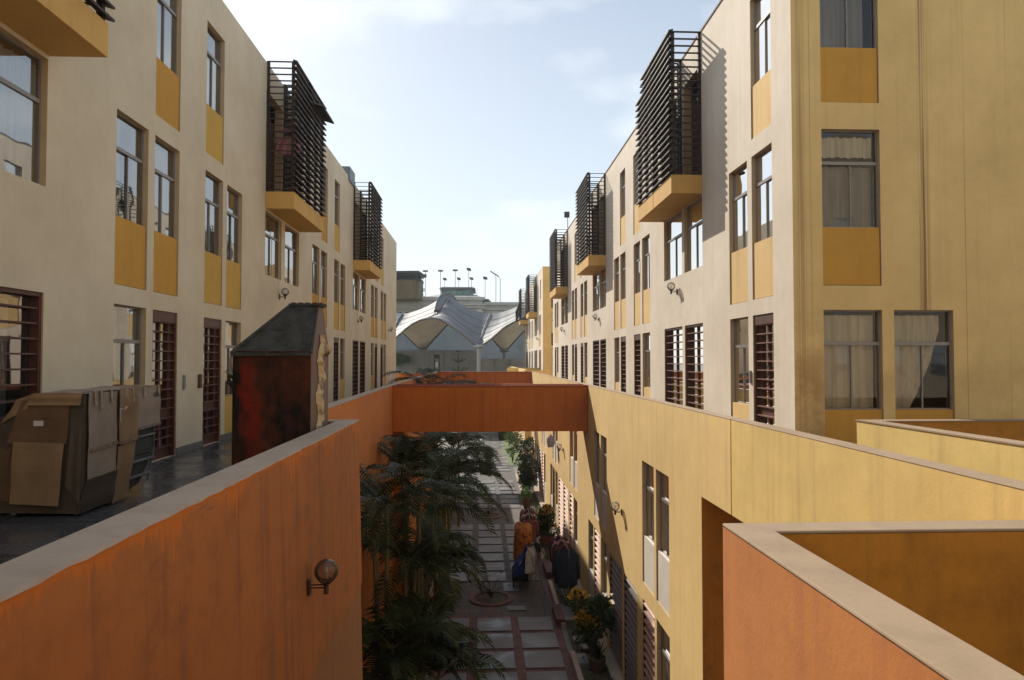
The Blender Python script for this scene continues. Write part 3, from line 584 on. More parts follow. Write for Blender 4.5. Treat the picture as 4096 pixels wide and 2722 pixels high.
# lower storeys
F = FX(3.1, -1); ops = []; todo = []
for k in range(3):
    o = 10.87 * k
    for (a, c) in ((11.4, 12.25), (12.4, 13.3), (17.05, 17.9), (18.1, 18.95)):
        if c + o > 42: continue
        ops.append((a + o, c + o, -4.23, -1.93)); todo.append(('win', a + o, c + o, -3.35, -1.93, -4.23))
    for j, (a, c) in enumerate(((11.4, 12.25), (12.4, 13.3), (17.08, 17.93), (18.13, 18.97), (19.12, 20.0))):
        if c + o > 42: continue
        if j in (0, 2, 4): ops.append((a + o, c + o, -6.9, -4.55)); todo.append(('win', a + o, c + o, -5.95, -4.55, -6.9))
        elif j == 1 or (j == 3 and k != 1): ops.append((a + o, c + o, -6.9, -4.55)); todo.append(('lou', a + o, c + o, -6.88, -4.55, 'louv'))
        else: ops.append((a + o, c + o, -6.9, -4.55)); todo.append(('door', a + o, c + o, -6.88, -4.55))
    for (a, c) in ((13.78, 15.05), (15.25, 16.72)):
        if c + o > 42: continue
        ops.append((a + o, c + o, -6.9, -4.6)); todo.append(('lou', a + o, c + o, -6.88, -4.6, 'louv_d' if k != 1 else 'louv'))
wall(F, 'lower_wall', 9.7, 42.2, GROUND, -.75, ops, [M['yellow'], M['reveal']], BR)
b = MB(); b.quad((3.1, 9.7, GROUND), (14, 9.7, GROUND), (14, 9.7, -1.92), (3.1, 9.7, -1.92)); b.build('lower_end_wall', M['ochre'], BR, recalc=False)
b = MB(); b.quad((3.1, 42.2, GROUND), (4.84, 42.2, GROUND), (4.84, 42.2, -1.62), (3.1, 42.2, -1.62)); b.build('lower_end_wall', M['ochre'], BR, recalc=False)
b = MB(); b.quad((4.3, 9.8, GROUND), (4.3, 42, GROUND), (4.3, 42, -2), (4.3, 9.8, -2)); b.box(3.33, 4.3, 9.8, 42, -4.5, -4.3); b.build('interior', M['room'], BR, recalc=False)
b = MB(); b.box(3.3, 4.838, 9.7, 42.2, -1.92, -1.62); b.build('walkway_floor', M['tiles'], BR)
b = MB(); b.quad((3.26, 9.7, -1.62), (3.26, 42.2, -1.62), (3.26, 42.2, -.75), (3.26, 9.7, -.75)); b.build('parapet_inner_face', M['yellow_par'], BR, recalc=False)
b = MB(); b.box(3.098, 3.265, 8.55, 42.2, -.75, -.735); b.build('parapet_cap', M['cap_sun'], BR, bevel=.008)
for t in todo:
    if t[0] == 'win': window(F, t[1], t[2], t[3], t[4], BR, zt=t[4] - .5); panel(F, t[1], t[2], t[5], t[3], BR, M['panel_w'])
    elif t[0] == 'lou': louvre(F, t[1], t[2], t[3], t[4], BR, M[t[5]])
    else: grille(F, t[1], t[2], t[3], t[4], BR, door=True, bars=3)
# short stretch of beam between building end and joint belongs to the wall
b = MB(); b.box(3.1, 3.26, 8.55, 9.699, -1.92, -.751); b.build('beam_end', M['yellow'], BR)
# near right bridge parapet
BP = empty('parapet_wall', (3.18, 3, -1.92), 'long pale yellow parapet running to the right edge, nearer side of the dark vertical joint', 'parapet wall')
b = MB(); b.box(3.1, 3.27, -4, 8.51, -1.92, -.75); b.build('wall', M['yellow_par'], BP)
b = MB(); b.box(3.098, 3.28, -4, 8.52, -.75, -.735); b.build('cap', M['cap_sun'], BP, bevel=.01)
BI = empty('parapet_wall', (4.7, 6, -1.62), 'short pale yellow parapet with a corner, behind the long yellow parapet below the curtained windows', 'parapet wall')
b = MB(); b.hexa([(4.6, 8.35, -1.9), (4.72, 5.5, -1.9), (4.9, 5.5, -1.9), (4.78, 8.35, -1.9), (4.6, 8.35, -.75), (4.72, 5.5, -.75), (4.9, 5.5, -.75), (4.78, 8.35, -.75)])
b.hexa([(4.72, 5.5, -1.9), (4.6, 0, -1.9), (4.78, 0, -1.9), (4.9, 5.5, -1.9), (4.72, 5.5, -.75), (4.6, 0, -.75), (4.78, 0, -.75), (4.9, 5.5, -.75)]); b.build('wall', M['yellow_par'], BI)
b = MB(); b.hexa([(4.59, 8.36, -.75), (4.71, 5.5, -.75), (4.91, 5.5, -.75), (4.79, 8.36, -.75), (4.59, 8.36, -.735), (4.71, 5.5, -.735), (4.91, 5.5, -.735), (4.79, 8.36, -.735)])
b.hexa([(4.71, 5.5, -.75), (4.59, 0, -.75), (4.79, 0, -.75), (4.91, 5.5, -.75), (4.71, 5.5, -.735), (4.59, 0, -.735), (4.79, 0, -.735), (4.91, 5.5, -.735)]); b.build('cap', M['cap_sun'], BI)
b = MB(); b.box(4.781, 9, 8.18, 8.35, -1.9, -.75); b.build('cross_wall', M['ochre'], BI)
b = MB(); b.box(4.791, 9, 8.17, 8.36, -.75, -.735); b.build('cross_cap', M['cap_sun'], BI)
b = MB(); b.box(3.27, 4.6, -4, 9.7, -1.92, -1.62); b.box(4.6, 9, -4, 10.54, -2.0, -1.63); b.build('floor', M['tiles'], BI)

# near right corner parapet and the bridge under the camera
NR = empty('parapet_wall', (1.1, 1, -1.62), 'orange corner parapet in the right foreground with a wide worn beige top', 'parapet wall')
M['orange_r'] = plaster('orange_sunlit_plaster', (.55, .215, .06), dirt=(.3, .1, .05), streak=.25, blotch=.35)
b = MB(); b.quad((1.09, -3, GROUND), (1.09, 3.11, GROUND), (1.09, 3.11, -.75), (1.09, -3, -.75)); b.quad((1.09, 3.11, GROUND), (6.6, 3.11, GROUND), (6.6, 3.11, -.75), (1.09, 3.11, -.75)); b.build('outer_face', M['orange_r'], NR, recalc=False)
b = MB(); b.quad((1.265, -3, -1.62), (1.265, 2.955, -1.62), (1.265, 2.955, -.75), (1.265, -3, -.75)); b.quad((1.265, 2.955, -1.62), (6.6, 2.955, -1.62), (6.6, 2.955, -.75), (1.265, 2.955, -.75)); b.build('inner_face', M['ochre'], NR, recalc=False)
def corner_cap():
    b = MB(); z0, z1 = -.75, -.735
    P = [(1.087, -3), (1.268, -3), (1.268, 2.952), (6.6, 2.952), (6.6, 3.113), (1.087, 3.113)]
    b.quad(*[(x, y, z1) for x, y in P]); b.quad(*[(x, y, z0) for x, y in P][::-1])
    for i in range(6): (xa, ya), (xb, yb) = P[i], P[(i + 1) % 6]; b.quad((xa, ya, z0), (xb, yb, z0), (xb, yb, z1), (xa, ya, z1))
    return b
corner_cap().build('cap', M['cap_sun'], NR, recalc='weld', bevel=.008)
b = MB(); b.box(1.27, 6.6, -3, 2.95, -1.9, -1.62); b.build('floor', M['tiles'], NR)
CB = empty('footbridge', (0, -1, -1.9), 'footbridge under the viewpoint', 'footbridge')
b = MB(); b.box(-1.48, 1.085, -3, .9, -1.9, -1.62); b.box(-1.45, 1.085, .9, 1.05, -1.9, -.95); b.build('deck', M['beam'], CB)

# footbridges
def bridge(y, x0, x1, lb, z0=-2.06, wd=1.15, near=True):
    t = empty('footbridge', ((x0 + x1) / 2, y, z0), lb, 'footbridge', 'orange footbridges over the alley')
    b = MB(); b.box(x0, x1, y, y + .15, z0, -.775); b.build('parapet', M['beam'], t, bevel=.01)
    b = MB(); b.box(x0, x1, y + wd - .15, y + wd, z0, -.775); b.build('parapet', M['beam'], t, bevel=.01)
    b = MB(); b.box(x0, x1, y + .151, y + wd - .151, z0 + .001, -1.62); b.build('deck', M['beam'], t)
    b = MB(); b.box(x0, x1, y - .02, y + .17, -.775, -.735); b.build('cap', M['capred'], t)
    b = MB(); b.box(x0, x1, y + wd - .17, y + wd + .02, -.775, -.735); b.build('cap', M['capred'], t)
    return t
t = bridge(20.0, -2.498, 3.088, 'nearer deep orange footbridge crossing the alley between the parapets')
b = MB(); b.fbox(FY(20.0), 2.72, 2.98, .0, .04, -1.5, -1.2); b.build('vent', M['beam'], t)
bridge(41.9, -2.52, 3.09, 'farther orange footbridge, seen as a strip behind palm tops')

# far right block
FR = empty('apartment_building', (6, 65, GROUND), 'far end cream apartment block on the right with two louvred balconies, beyond the gap', 'apartment building')
F = FX(4.84, -1); ops = []; todo = []
for o in (44.2, 55.9):
    for (a, c, kd) in ((11.3, 12.2, 1), (12.4, 13.3, 0), (19.7, 20.6, 0), (20.9, 21.7, 1)):
        if a + o < 54.2 or c + o > 77: continue
        ops += [(a + o, c + o, 1.06, 3.62), (a + o, c + o, -1.62, .78)]; todo += [('w', a + o, c + o, 2.06, 3.62, 1.06), ('d', a + o, c + o)]
        if kd: ops.append((a + o, c + o, 3.93, 6.45)); todo.append(('w', a + o, c + o, 4.88, 6.45, 3.93))
    for (a, c) in ((14.95, 16.3), (16.5, 18.1)):
        ops += [(a + o, c + o, 2.05, 3.6), (a + o, c + o, -1.55, .8), (a + o, c + o, 4.06, 6.5)]; todo += [('v', a + o, c + o), ('g', a + o, c + o)]
    cage(F, [(o + 14.97, o + 16.5), (o + 16.6, o + 18.12)], FR, pr=.72)
wall(F, 'wall', 53.8, 77, GROUND, 7.2, ops, [M['cream_r'], M['reveal']], FR)
G = FY(53.8); wall(G, 'side_wall', 4.84, 12, GROUND, 7.2, [(5.5, 6.4, -1.5, .8), (5.5, 6.4, 1.1, 3.6), (5.5, 6.4, 4, 6.4)], [M['side'], M['reveal']], FR)
for (a, c) in ((-1.5, .8), (2.05, 3.6), (4.9, 6.4)): window(G, 5.5, 6.4, a, c, FR)
b = MB(); b.box(4.83, 12, 53.79, 77, 7.2, 7.24); b.build('roof', M['cream_r'], FR)
b = MB(); b.quad((5.9, 54, GROUND), (5.9, 76.9, GROUND), (5.9, 76.9, 7.1), (5.9, 54, 7.1)); b.build('interior', M['room'], FR, recalc=False)
for t in todo:
    if t[0] == 'w': window(F, t[1], t[2], t[3], t[4], FR); panel(F, t[1], t[2], t[5], t[3], FR, M['panel_r'])
    elif t[0] == 'v': window(F, t[1], t[2], 2.05, 3.6, FR)
    elif t[0] == 'd': grille(F, t[1], t[2], -1.6, .78, FR, door=True, bars=12, bm='barwood_l')
    elif t[0] == 'g': grille(F, t[1], t[2], -1.55, .8, FR, bars=12, bm='barwood_l')
F = FX(3.1, -1); ops = [(50 + i * 1.6, 50.9 + i * 1.6, -6.9, -4.55) for i in range(12)] + [(50 + i * 3.2, 50.9 + i * 3.2, -4.2, -1.95) for i in range(6)]
wall(F, 'lower_wall', 48.7, 76, GROUND, -.75, ops, [M['yellow'], M['reveal']], FR)
for o in ops:
    if o[2] < -6: louvre(F, o[0], o[1], -6.88, -4.55, FR, M['louv'], bars=12)
    else: window(F, o[0], o[1], -3.3, -1.95, FR); panel(F, o[0], o[1], -4.2, -3.3, FR, M['panel_w'])
b = MB(); b.quad((3.1, 48.7, GROUND), (4.84, 48.7, GROUND), (4.84, 48.7, -.75), (3.1, 48.7, -.75)); b.build('lower_end_wall', M['side'], FR, recalc=False)
b = MB(); b.box(3.09, 3.3, 48.7, 76, -.75, -.72); b.build('parapet_cap', M['yellow_par'], FR)
b = MB(); b.box(3.32, 4.83, 48.7, 76, -1.9, -1.62); b.build('walkway_floor', M['tiles'], FR)
b = MB(); b.box(2.2, 4.8, 57.0, 57.2, -1.6, -.68); b.build('walkway_parapet', M['yellow_par'], FR)

# ------------------------------------------------------------ unseen block behind the viewpoint, added for pane reflections and to darken the alley
M['behind'] = plaster('cream_plaster_behind', (.52, .44, .33))
BB = empty('apartment_building', (6, -9, GROUND), 'ochre apartment block added unseen behind the viewpoint for its shade and reflections', 'apartment building')
GB = lambda u, d, z: (u, -9 + d, z)   # faces +Y
ops = [(2.5 + i * 2.2, 3.4 + i * 2.2, z, z + 2.4) for i in range(12) for z in (-1.6, 1.1, 3.9)]
wall(GB, 'wall', -5.1, 45, GROUND, 10, ops, [M['behind'], M['reveal']], BB)
for o in ops: window(GB, o[0], o[1], o[2] + .9, o[3], BB, curt='full'); panel(GB, o[0], o[1], o[2], o[2] + .9, BB, M['behind'])
b = MB(); b.quad((-5.1, -9, GROUND), (-5.1, -14, GROUND), (-5.1, -14, 10), (-5.1, -9, 10)); b.quad((-5.1, -9, 10), (45, -9, 10), (45, -14, 10), (-5.1, -14, 10)); b.build('roof', M['behind'], BB, recalc=False)

# ------------------------------------------------------------ wall lamps
def globemat(name, c, d=.35, tint=(.9, .88, .84)):
    m, n, l, b = mat(name); n.remove(b); o = n['Material Output']; tr = n.new('ShaderNodeBsdfTransparent'); tr.inputs[0].default_value = c4(tint)
    gl = n.new('ShaderNodeBsdfGlossy'); gl.inputs['Roughness'].default_value = .05; di = n.new('ShaderNodeBsdfDiffuse'); di.inputs[0].default_value = c4(c); tl = n.new('ShaderNodeBsdfTranslucent'); tl.inputs[0].default_value = c4(c)
    a = n.new('ShaderNodeMixShader'); a.inputs[0].default_value = .4; l.new(di.outputs[0], a.inputs[1]); l.new(tl.outputs[0], a.inputs[2])
    g = n.new('ShaderNodeTexCoord'); z = noise(n, l, 9, g.outputs['Object'], 5, .6); r = ramp(n, .4, .8, (d * .6, d * .6, d * .6, 1), (min(1, d * 1.8),) * 3 + (1,)); l.new(z.outputs[0], r.inputs[0])
    m1 = n.new('ShaderNodeMixShader'); l.new(r.outputs[0], m1.inputs[0]); l.new(tr.outputs[0], m1.inputs[1]); l.new(a.outputs[0], m1.inputs[2])
    fr = n.new('ShaderNodeFresnel'); fr.inputs[0].default_value = 1.45; m2 = n.new('ShaderNodeMixShader'); l.new(fr.outputs[0], m2.inputs[0]); l.new(m1.outputs[0], m2.inputs[1]); l.new(gl.outputs[0], m2.inputs[2]); l.new(m2.outputs[0], o.inputs[0]); return m
M['globe'] = globemat('clear_globe', (.85, .8, .7), .38); M['globe_d'] = globemat('dusty_globe', (.3, .2, .13), .4, (.75, .66, .56))
M['lens'] = simple('bulb_white', (.75, .72, .65), .4, bump=0)
def lamp(F, u, z, lb, gm='globe', grp='globe lamps on the walls'):
    p = F(u, 0, z); t = empty('wall_lamp', p, lb, 'wall lamp', grp); c = F(u, .155, z)
    b = MB(); b.fbox(F, u - .028, u + .028, .001, .028, z - .2, z - .06); b.build('mount_plate', M['metal'], t, bevel=.008)
    b = MB(); b.tube([F(u, .02, z - .115), F(u, .15, z - .115)], .007, 6); b.tube([F(u, .02, z - .14), F(u, .15, z - .14)], .007, 6); b.build('bracket_arm', M['metal'], t)
    cc = F(u, .155, z); b = MB(); b.lathe(cc, [(.0, -.19), (.022, -.19), (.022, -.115), (.03, -.11), (.066, -.078), (.062, -.075), (.0, -.08)], 16); b.build('cup', M['metal'], t)
    b = MB(); b.ball(cc, .1, 24, 16, v1=.86); b.build('globe', M[gm], t, smooth=True, recalc=False)
    b = MB(); b.lathe(cc, [(.0, -.08), (.018, -.08), (.018, -.03), (.012, .03), (.0, .035)], 10); b.build('bulb', M['lens'], t, smooth=True)
FLw = lambda u, d, z: (nx(-2) + d, u, z)
lamp(FLw, 6.02, -1.79, 'dusty globe wall lamp on the big orange wall in the left foreground', 'globe_d')
FL = FX(-5.16, 1); FRr = FX(4.84, -1); FRl = FX(3.1, -1)
for (f, u, z, lb) in [(FL, 18.1, 1.74, 'globe wall lamp on the shaded left block, nearest one, above the dark metal hood'), (FL, 29.6, 1.74, 'globe wall lamp on the shaded left block under its farther balcony'), (FL, 39.4, 1.74, 'globe wall lamp on the shaded left block near its far corner'),
    (FRr, 16.9, 1.8, 'clear globe wall lamp below the nearest dark balcony of the sunlit right block'), (FRr, 28.3, 1.78, 'globe wall lamp below the second balcony of the sunlit right block'), (FRr, 40.0, 1.78, 'globe wall lamp below the third balcony of the sunlit right block'), (FRr, 57.6, 1.78, 'tiny globe wall lamp on the far end block, the nearer of its two'), (FRr, 70.5, 1.78, 'tiny globe wall lamp on the far end block, the farther of its two'),
    (FRl, 15.2, -3.2, 'globe wall lamp on the lower yellow wall nearest to the tall windows'), (FRl, 26.0, -3.24, 'globe wall lamp on the lower yellow wall just beyond the footbridge')]:
    lamp(f, u, z, lb)

# ------------------------------------------------------------ metal hood on the left walkway
def rustmat():
    m, n, l, b = mat('rusty_red_black_metal'); g = n.new('ShaderNodeNewGeometry'); P = g.outputs['Position']
    z1 = noise(n, l, 1.9, mapping(n, l, P, (1.6, 1.6, .8)).outputs[0], 8, .68); r1 = ramp(n, .42, .66); l.new(z1.outputs[0], r1.inputs[0])
    c1 = mixc(n, l, r1.outputs[0], (.012, .009, .008, 1), (.13, .038, .014, 1))
    mp = n.new('ShaderNodeMapping'); l.new(P, mp.inputs['Vector']); mp.inputs['Location'].default_value = (2.42 / .17, 0, .42 / .75); mp.inputs['Scale'].default_value = (1 / .17, 0, 1 / .75)
    z2 = noise(n, l, 3.4, mapping(n, l, P, (1, 1, .5)).outputs[0], 7, .68); ad = n.new('ShaderNodeVectorMath'); ad.operation = 'SUBTRACT'; l.new(z2.outputs['Color'], ad.inputs[0]); ad.inputs[1].default_value = (.5, .5, .5)
    sc = n.new('ShaderNodeVectorMath'); sc.operation = 'SCALE'; sc.inputs[3].default_value = 4.2; l.new(ad.outputs[0], sc.inputs[0]); a2 = n.new('ShaderNodeVectorMath'); l.new(mp.outputs[0], a2.inputs[0]); l.new(sc.outputs[0], a2.inputs[1])
    ln = n.new('ShaderNodeVectorMath'); ln.operation = 'LENGTH'; l.new(a2.outputs[0], ln.inputs[0]); r2 = ramp(n, .35, 1.0, (1, 1, 1, 1), (0, 0, 0, 1)); l.new(ln.outputs['Value'], r2.inputs[0])
    c2 = mixc(n, l, r2.outputs[0], c1.outputs[0], (.20, .020, .009, 1))
    z3 = noise(n, l, 14, P, 5, .7); r3 = ramp(n, .52, .7); l.new(z3.outputs[0], r3.inputs[0]); k = n.new('ShaderNodeMath'); k.operation = 'MULTIPLY'; k.inputs[1].default_value = .7; l.new(r3.outputs[0], k.inputs[0])
    c3 = mixc(n, l, k.outputs[0], c2.outputs[0], (.03, .02, .014, 1)); l.new(c3.outputs[0], b.inputs['Base Color']); b.inputs['Roughness'].default_value = .85; b.inputs['Specular IOR Level'].default_value = .2
    bp = n.new('ShaderNodeBump'); bp.inputs['Strength'].default_value = .3; l.new(z3.outputs[0], bp.inputs['Height']); l.new(bp.outputs[0], b.inputs['Normal']); return m
M['rust'] = rustmat()
M['rustside'] = simple('rust_grey_side_metal', (.18, .075, .045), .65, scale=4, stretch=(2, 6, .7), c2=(.13, .12, .105), th=(.42, .58))
M['tar'] = simple('tarred_dark_sheet', (.055, .056, .048), .9, scale=7, c2=(.022, .022, .019), bump=.8)
H = empty('metal_hood', (-2.18, 7.8, -1.62), 'tall rusty metal hood with tapered tarred top standing behind the orange foreground wall', 'metal hood')
xa, xb, ya, yb, ze = -2.59, -1.785, 7.42, 8.28, .09
b = MB(); b.box(xa, xb, ya, yb, -1.62, ze); b.build('body', M['rust'], H, bevel=.006)
b = MB(); b.quad((xb + .004, ya + .01, -1.6), (xb + .004, yb - .01, -1.6), (xb + .004, yb - .01, ze), (xb + .004, ya + .01, ze)); b.quad((xb + .004, ya, ze), (xb + .004, yb, ze), (-1.815, 8.12, .60), (-1.815, 7.9, .60)); b.build('side_panel', M['rustside'], H, recalc=False)
b = MB(); rnd = random.Random(5)
E0 = [(xa - .01, ya - .012, ze - .03), (xb + .012, ya - .012, ze - .03), (xb + .012, yb + .01, ze - .03), (xa - .01, yb + .01, ze - .03)]; T0 = [(-2.14, 7.9, .60), (-1.82, 7.9, .60), (-1.82, 8.12, .60), (-2.14, 8.12, .60)]
def face(p, q, r_, s_):
    p, q, r_, s_ = map(Vector, (p, q, r_, s_))
    def P(u, v):
        x = p.lerp(q, u).lerp(s_.lerp(r_, u), v); nn = (q - p).cross(s_ - p).normalized(); return x + nn * (.018 * math.sin(u * 7 + v * 5) + .012 * math.sin(u * 17 + v * 11)) * (4 * u * (1 - u)) * (4 * v * (1 - v)) ** .5
    b.grid(P, 16, 12)
face(E0[0], E0[1], T0[1], T0[0]); face(E0[3], E0[0], T0[0], T0[3]); face(E0[2], E0[3], T0[3], T0[2]); b.quad(*T0)
b.build('tapered_roof', M['tar'], H, smooth=False)
b = MB(); b.hexa([(-2.6, 7.40, ze - .055), (-1.775, 7.40, ze - .05), (-1.775, 7.42, ze - .05), (-2.6, 7.42, ze - .055), (-2.6, 7.40, ze - .025), (-1.775, 7.40, ze - .025), (-1.775, 7.42, ze - .025), (-2.6, 7.42, ze - .025)])
b.tube([(-2.597, 7.405, ze - .02), (-2.37, 7.65, .33), (-2.14, 7.9, .6)], [.02, .022, .016], 7); b.tube([(-1.775, 7.41, ze - .02), (-1.82, 7.9, .6)], [.016, .012], 7); b.tube([(-2.44, 7.575, .235), (-2.3, 7.66, .318), (-2.1, 7.68, .335), (-1.93, 7.66, .325), (-1.87, 7.52, .18), (-1.87, 7.43, .09)], .014, 6)
b.build('seam', M['tar'], H)
b = MB()
for i in range(14):
    x = -2.14 + i * .026; z = .615 + (.008 if i % 3 else -.004); b.hexa([(x, 7.88, z - .02), (x + .026, 7.88, z - .02), (x + .026, 8.14, z - .02), (x, 8.14, z - .02), (x, 7.88, z + .018), (x + .026, 7.88, z + .012), (x + .026, 8.14, z + .012), (x, 8.14, z + .018)])
b.build('corrugated_cap', M['tar'], H)
M['torn'] = simple('torn_insulation', (.5, .38, .22), .95, scale=5, c2=(.08, .05, .03), th=(.52, .68), bump=.6)
b = MB(); rnd = random.Random(8); prev = None; n = 26
for i in range(n + 1):
    z = .28 - 1.3 * i / n; yc = 7.86 + .05 * math.sin(i * .8) - .10 * i / n; wd = (.07 + .05 * abs(math.sin(i * 1.3)) + rnd.uniform(-.02, .03)) * (.5 if i < 3 else 1)
    cur = [(xb + .01, yc - wd, z), (xb + .05 + rnd.uniform(-.02, .02), yc - wd * .3, z), (xb + .045 + rnd.uniform(-.02, .02), yc + wd * .4, z + .01), (xb + .01, yc + wd, z)]
    if prev:
        for k in range(3): b.quad(prev[k], prev[k + 1], cur[k + 1], cur[k])
    prev = cur
b.hexa([(xb + .01, 7.86, .1), (xb + .03, 7.99, .02), (xb + .07, 8.05, .1), (xb + .02, 7.9, .18), (xb + .02, 7.86, .12), (xb + .06, 7.99, .04), (xb + .1, 8.05, .12), (xb + .04, 7.9, .2)])
b.build('torn_insulation', M['torn'], H, recalc=False)
b = MB(); b.tube([(-2.6, 7.6, -.22), (-2.68, 7.58, -.17), (-2.68, 7.58, -.24), (-2.6, 7.6, -.3)], .03, 5); b.build('bracket', M['tar'], H)

# ------------------------------------------------------------ cardboard-wrapped cart
def cardmat(name, c):
    m, n, l, b = mat(name); t = n.new('ShaderNodeTexCoord'); z = noise(n, l, 2.5, t.outputs['Object'], 7, .65); r = ramp(n, .35, .7); l.new(z.outputs[0], r.inputs[0])
    wv = n.new('ShaderNodeTexWave'); wv.bands_direction = 'Z'; wv.inputs['Scale'].default_value = 26; wv.inputs['Distortion'].default_value = .6; l.new(t.outputs['Object'], wv.inputs[0])
    x = mixc(n, l, r.outputs[0], c4(c), c4(c, .7)); x2 = mixc(n, l, .1, x.outputs[0], wv.outputs[0], 'MULTIPLY'); l.new(x2.outputs[0], b.inputs['Base Color']); b.inputs['Roughness'].default_value = .75
    bp = n.new('ShaderNodeBump'); bp.inputs['Strength'].default_value = .25; z4 = noise(n, l, 5, t.outputs['Object'], 5, .6); l.new(z4.outputs[0], bp.inputs['Height']); l.new(bp.outputs[0], b.inputs['Normal']); return m
M['cardA'] = cardmat('brown_cardboard', (.19, .10, .05)); M['cardB'] = cardmat('grey_cardboard', (.38, .29, .22)); M['cardC'] = cardmat('orange_cardboard', (.36, .22, .11)); M['cardD'] = cardmat('dark_cardboard', (.12, .085, .055))
M['tape'] = simple('clear_tape', (.36, .31, .25), .2, bump=.6, scale=22, c2=(.24, .18, .13), th=(.35, .5)); M['darkcloth'] = simple('dark_grey_fabric', (.05, .055, .05), .8)
C = empty('wrapped_cart', (-4.5, 8.2, -1.62), 'bulky cart wrapped in taped cardboard sheets parked on the left walkway', 'wrapped cart')
# core: cross-section seen from the front (x,z), swept along y
prof = [(-4.98, -1.58), (-4.16, -1.58), (-4.1, -1.32), (-4.08, -.36), (-4.5, -.35), (-4.72, -.42), (-5.0, -.72), (-5.1, -1.4)]
def bulge(x, z, y): return (x + .012 * math.sin(y * 5 + z * 4), y + .015 * math.sin(z * 7 + x * 9), z + .012 * math.sin(y * 6 + x * 5))
b = MB(); YY = [7.42, 7.7, 8.05, 8.4]
for i in range(len(YY) - 1):
    for k in range(len(prof)):
        p, q = prof[k], prof[(k + 1) % len(prof)]
        b.quad(bulge(p[0], p[1], YY[i]), bulge(q[0], q[1], YY[i]), bulge(q[0], q[1], YY[i + 1]), bulge(p[0], p[1], YY[i + 1]))
b.quad(*[bulge(p[0], p[1], 7.42) for p in prof]); b.quad(*[bulge(p[0], p[1], 8.4) for p in prof][::-1]); b.build('core', M['cardD'], C, recalc=False)
b = MB(); b.box(-4.85, -4.12, 8.4, 9.05, -1.15, -.37); b.hexa([(-4.8, 8.4, -1.55), (-4.14, 8.4, -1.55), (-4.16, 8.75, -1.5), (-4.8, 8.75, -1.5), (-4.8, 8.4, -1.16), (-4.12, 8.4, -1.16), (-4.12, 9.0, -1.16), (-4.8, 9.0, -1.16)]); b.build('rear_body', M['darkcloth'], C)
b = MB()
for y in (8.44, 9.02): b.tube([(-4.115, y, -.4), (-4.115, y, -1.1), (-4.13, y - .12, -1.5)], .014, 6)
b.tube([(-4.11, 8.42, -1.22), (-4.11, 9.0, -1.22)], .02, 6); b.tube([(-4.12, 8.42, -1.4), (-4.12, 8.93, -1.4)], .02, 6); b.tube([(-4.105, 8.42, -.93), (-4.105, 9.02, -.93)], .016, 6); b.build('frame', M['galv'], C)
def sheet(pts, m, th=.012, dent=.006, n=8, name='cardboard_sheet'):
    p = [Vector(q) for q in pts]; nn = (p[1] - p[0]).cross(p[3] - p[0]).normalized(); b = MB(); sd = random.random() * 9
    if nn.x - nn.y < 0: nn = -nn
    def P(u, v): return p[0].lerp(p[1], u).lerp(p[3].lerp(p[2], u), v) + nn * (th + dent * (math.sin(u * 8 + sd) + math.sin(v * 9 + sd * 2) * .8))
    b.grid(P, n, n); o = b.build(name, M[m], C, recalc=False); md = o.modifiers.new('thick', 'SOLIDIFY'); md.thickness = .008; return o
# side sheets (facing the alley)
sheet([(-4.08, 7.45, -1.24), (-4.08, 8.02, -1.24), (-4.08, 8.02, -.35), (-4.08, 7.45, -.35)], 'cardB', .02)
sheet([(-4.17, 7.4, -1.59), (-4.12, 8.0, -1.57), (-4.08, 8.02, -1.22), (-4.08, 7.45, -1.24)], 'cardD', .03)
sheet([(-4.08, 8.04, -.95), (-4.08, 8.45, -.93), (-4.08, 8.45, -.34), (-4.08, 8.04, -.34)], 'cardC', .035)
sheet([(-4.13, 8.0, -1.6), (-4.13, 8.34, -1.58), (-4.08, 8.43, -.95), (-4.08, 8.04, -.97)], 'cardC', .034)
sheet([(-4.09, 8.46, -.82), (-4.09, 9.07, -.82), (-4.09, 9.06, -.33), (-4.09, 8.46, -.34)], 'cardB', .03)
# top sheets
sheet([(-4.07, 7.42, -.345), (-4.07, 8.45, -.335), (-4.55, 8.45, -.33), (-4.5, 7.42, -.34)], 'cardB', .004)
sheet([(-4.07, 8.45, -.335), (-4.07, 9.07, -.325), (-4.6, 9.07, -.33), (-4.6, 8.45, -.33)], 'cardC', .004)
# front sheets (facing the camera)
sheet([(-4.78, 7.4, -1.47), (-4.28, 7.36, -1.49), (-4.26, 7.4, -.86), (-4.76, 7.4, -.84)], 'cardC', .035)
sheet([(-4.84, 7.41, -.86), (-4.24, 7.4, -.87), (-4.22, 7.41, -.42), (-4.7, 7.41, -.42)], 'cardA', .02)
sheet([(-4.64, 7.42, -.47), (-4.1, 7.4, -.47), (-4.09, 7.42, -.35), (-4.58, 7.42, -.345)], 'cardC', .045)
sheet([(-5.14, 7.44, -1.42), (-4.80, 7.4, -1.46), (-4.74, 7.42, -.6), (-4.96, 7.44, -.7)], 'cardA', .01)
sheet([(-4.26, 7.41, -1.3), (-4.12, 7.42, -1.5), (-4.10, 7.43, -.4), (-4.2, 7.43, -.5)], 'cardD', .012)
sheet([(-4.9, 7.42, -.66), (-4.62, 7.41, -.5), (-4.6, 7.42, -.36), (-4.76, 7.44, -.42)], 'cardC', .03)
def tape(pts, w=.03):
    b = MB()
    for p, q in zip(pts, pts[1:]):
        p, q = Vector(p), Vector(q); d = (q - p).normalized(); s_ = d.cross(Vector((1, 0, 0)) if abs(d.x) < .7 else Vector((0, 0, 1))).normalized() * w
        b.quad(p - s_, q - s_, q + s_, p + s_)
    b.build('tape', M['tape'], C, recalc=False)
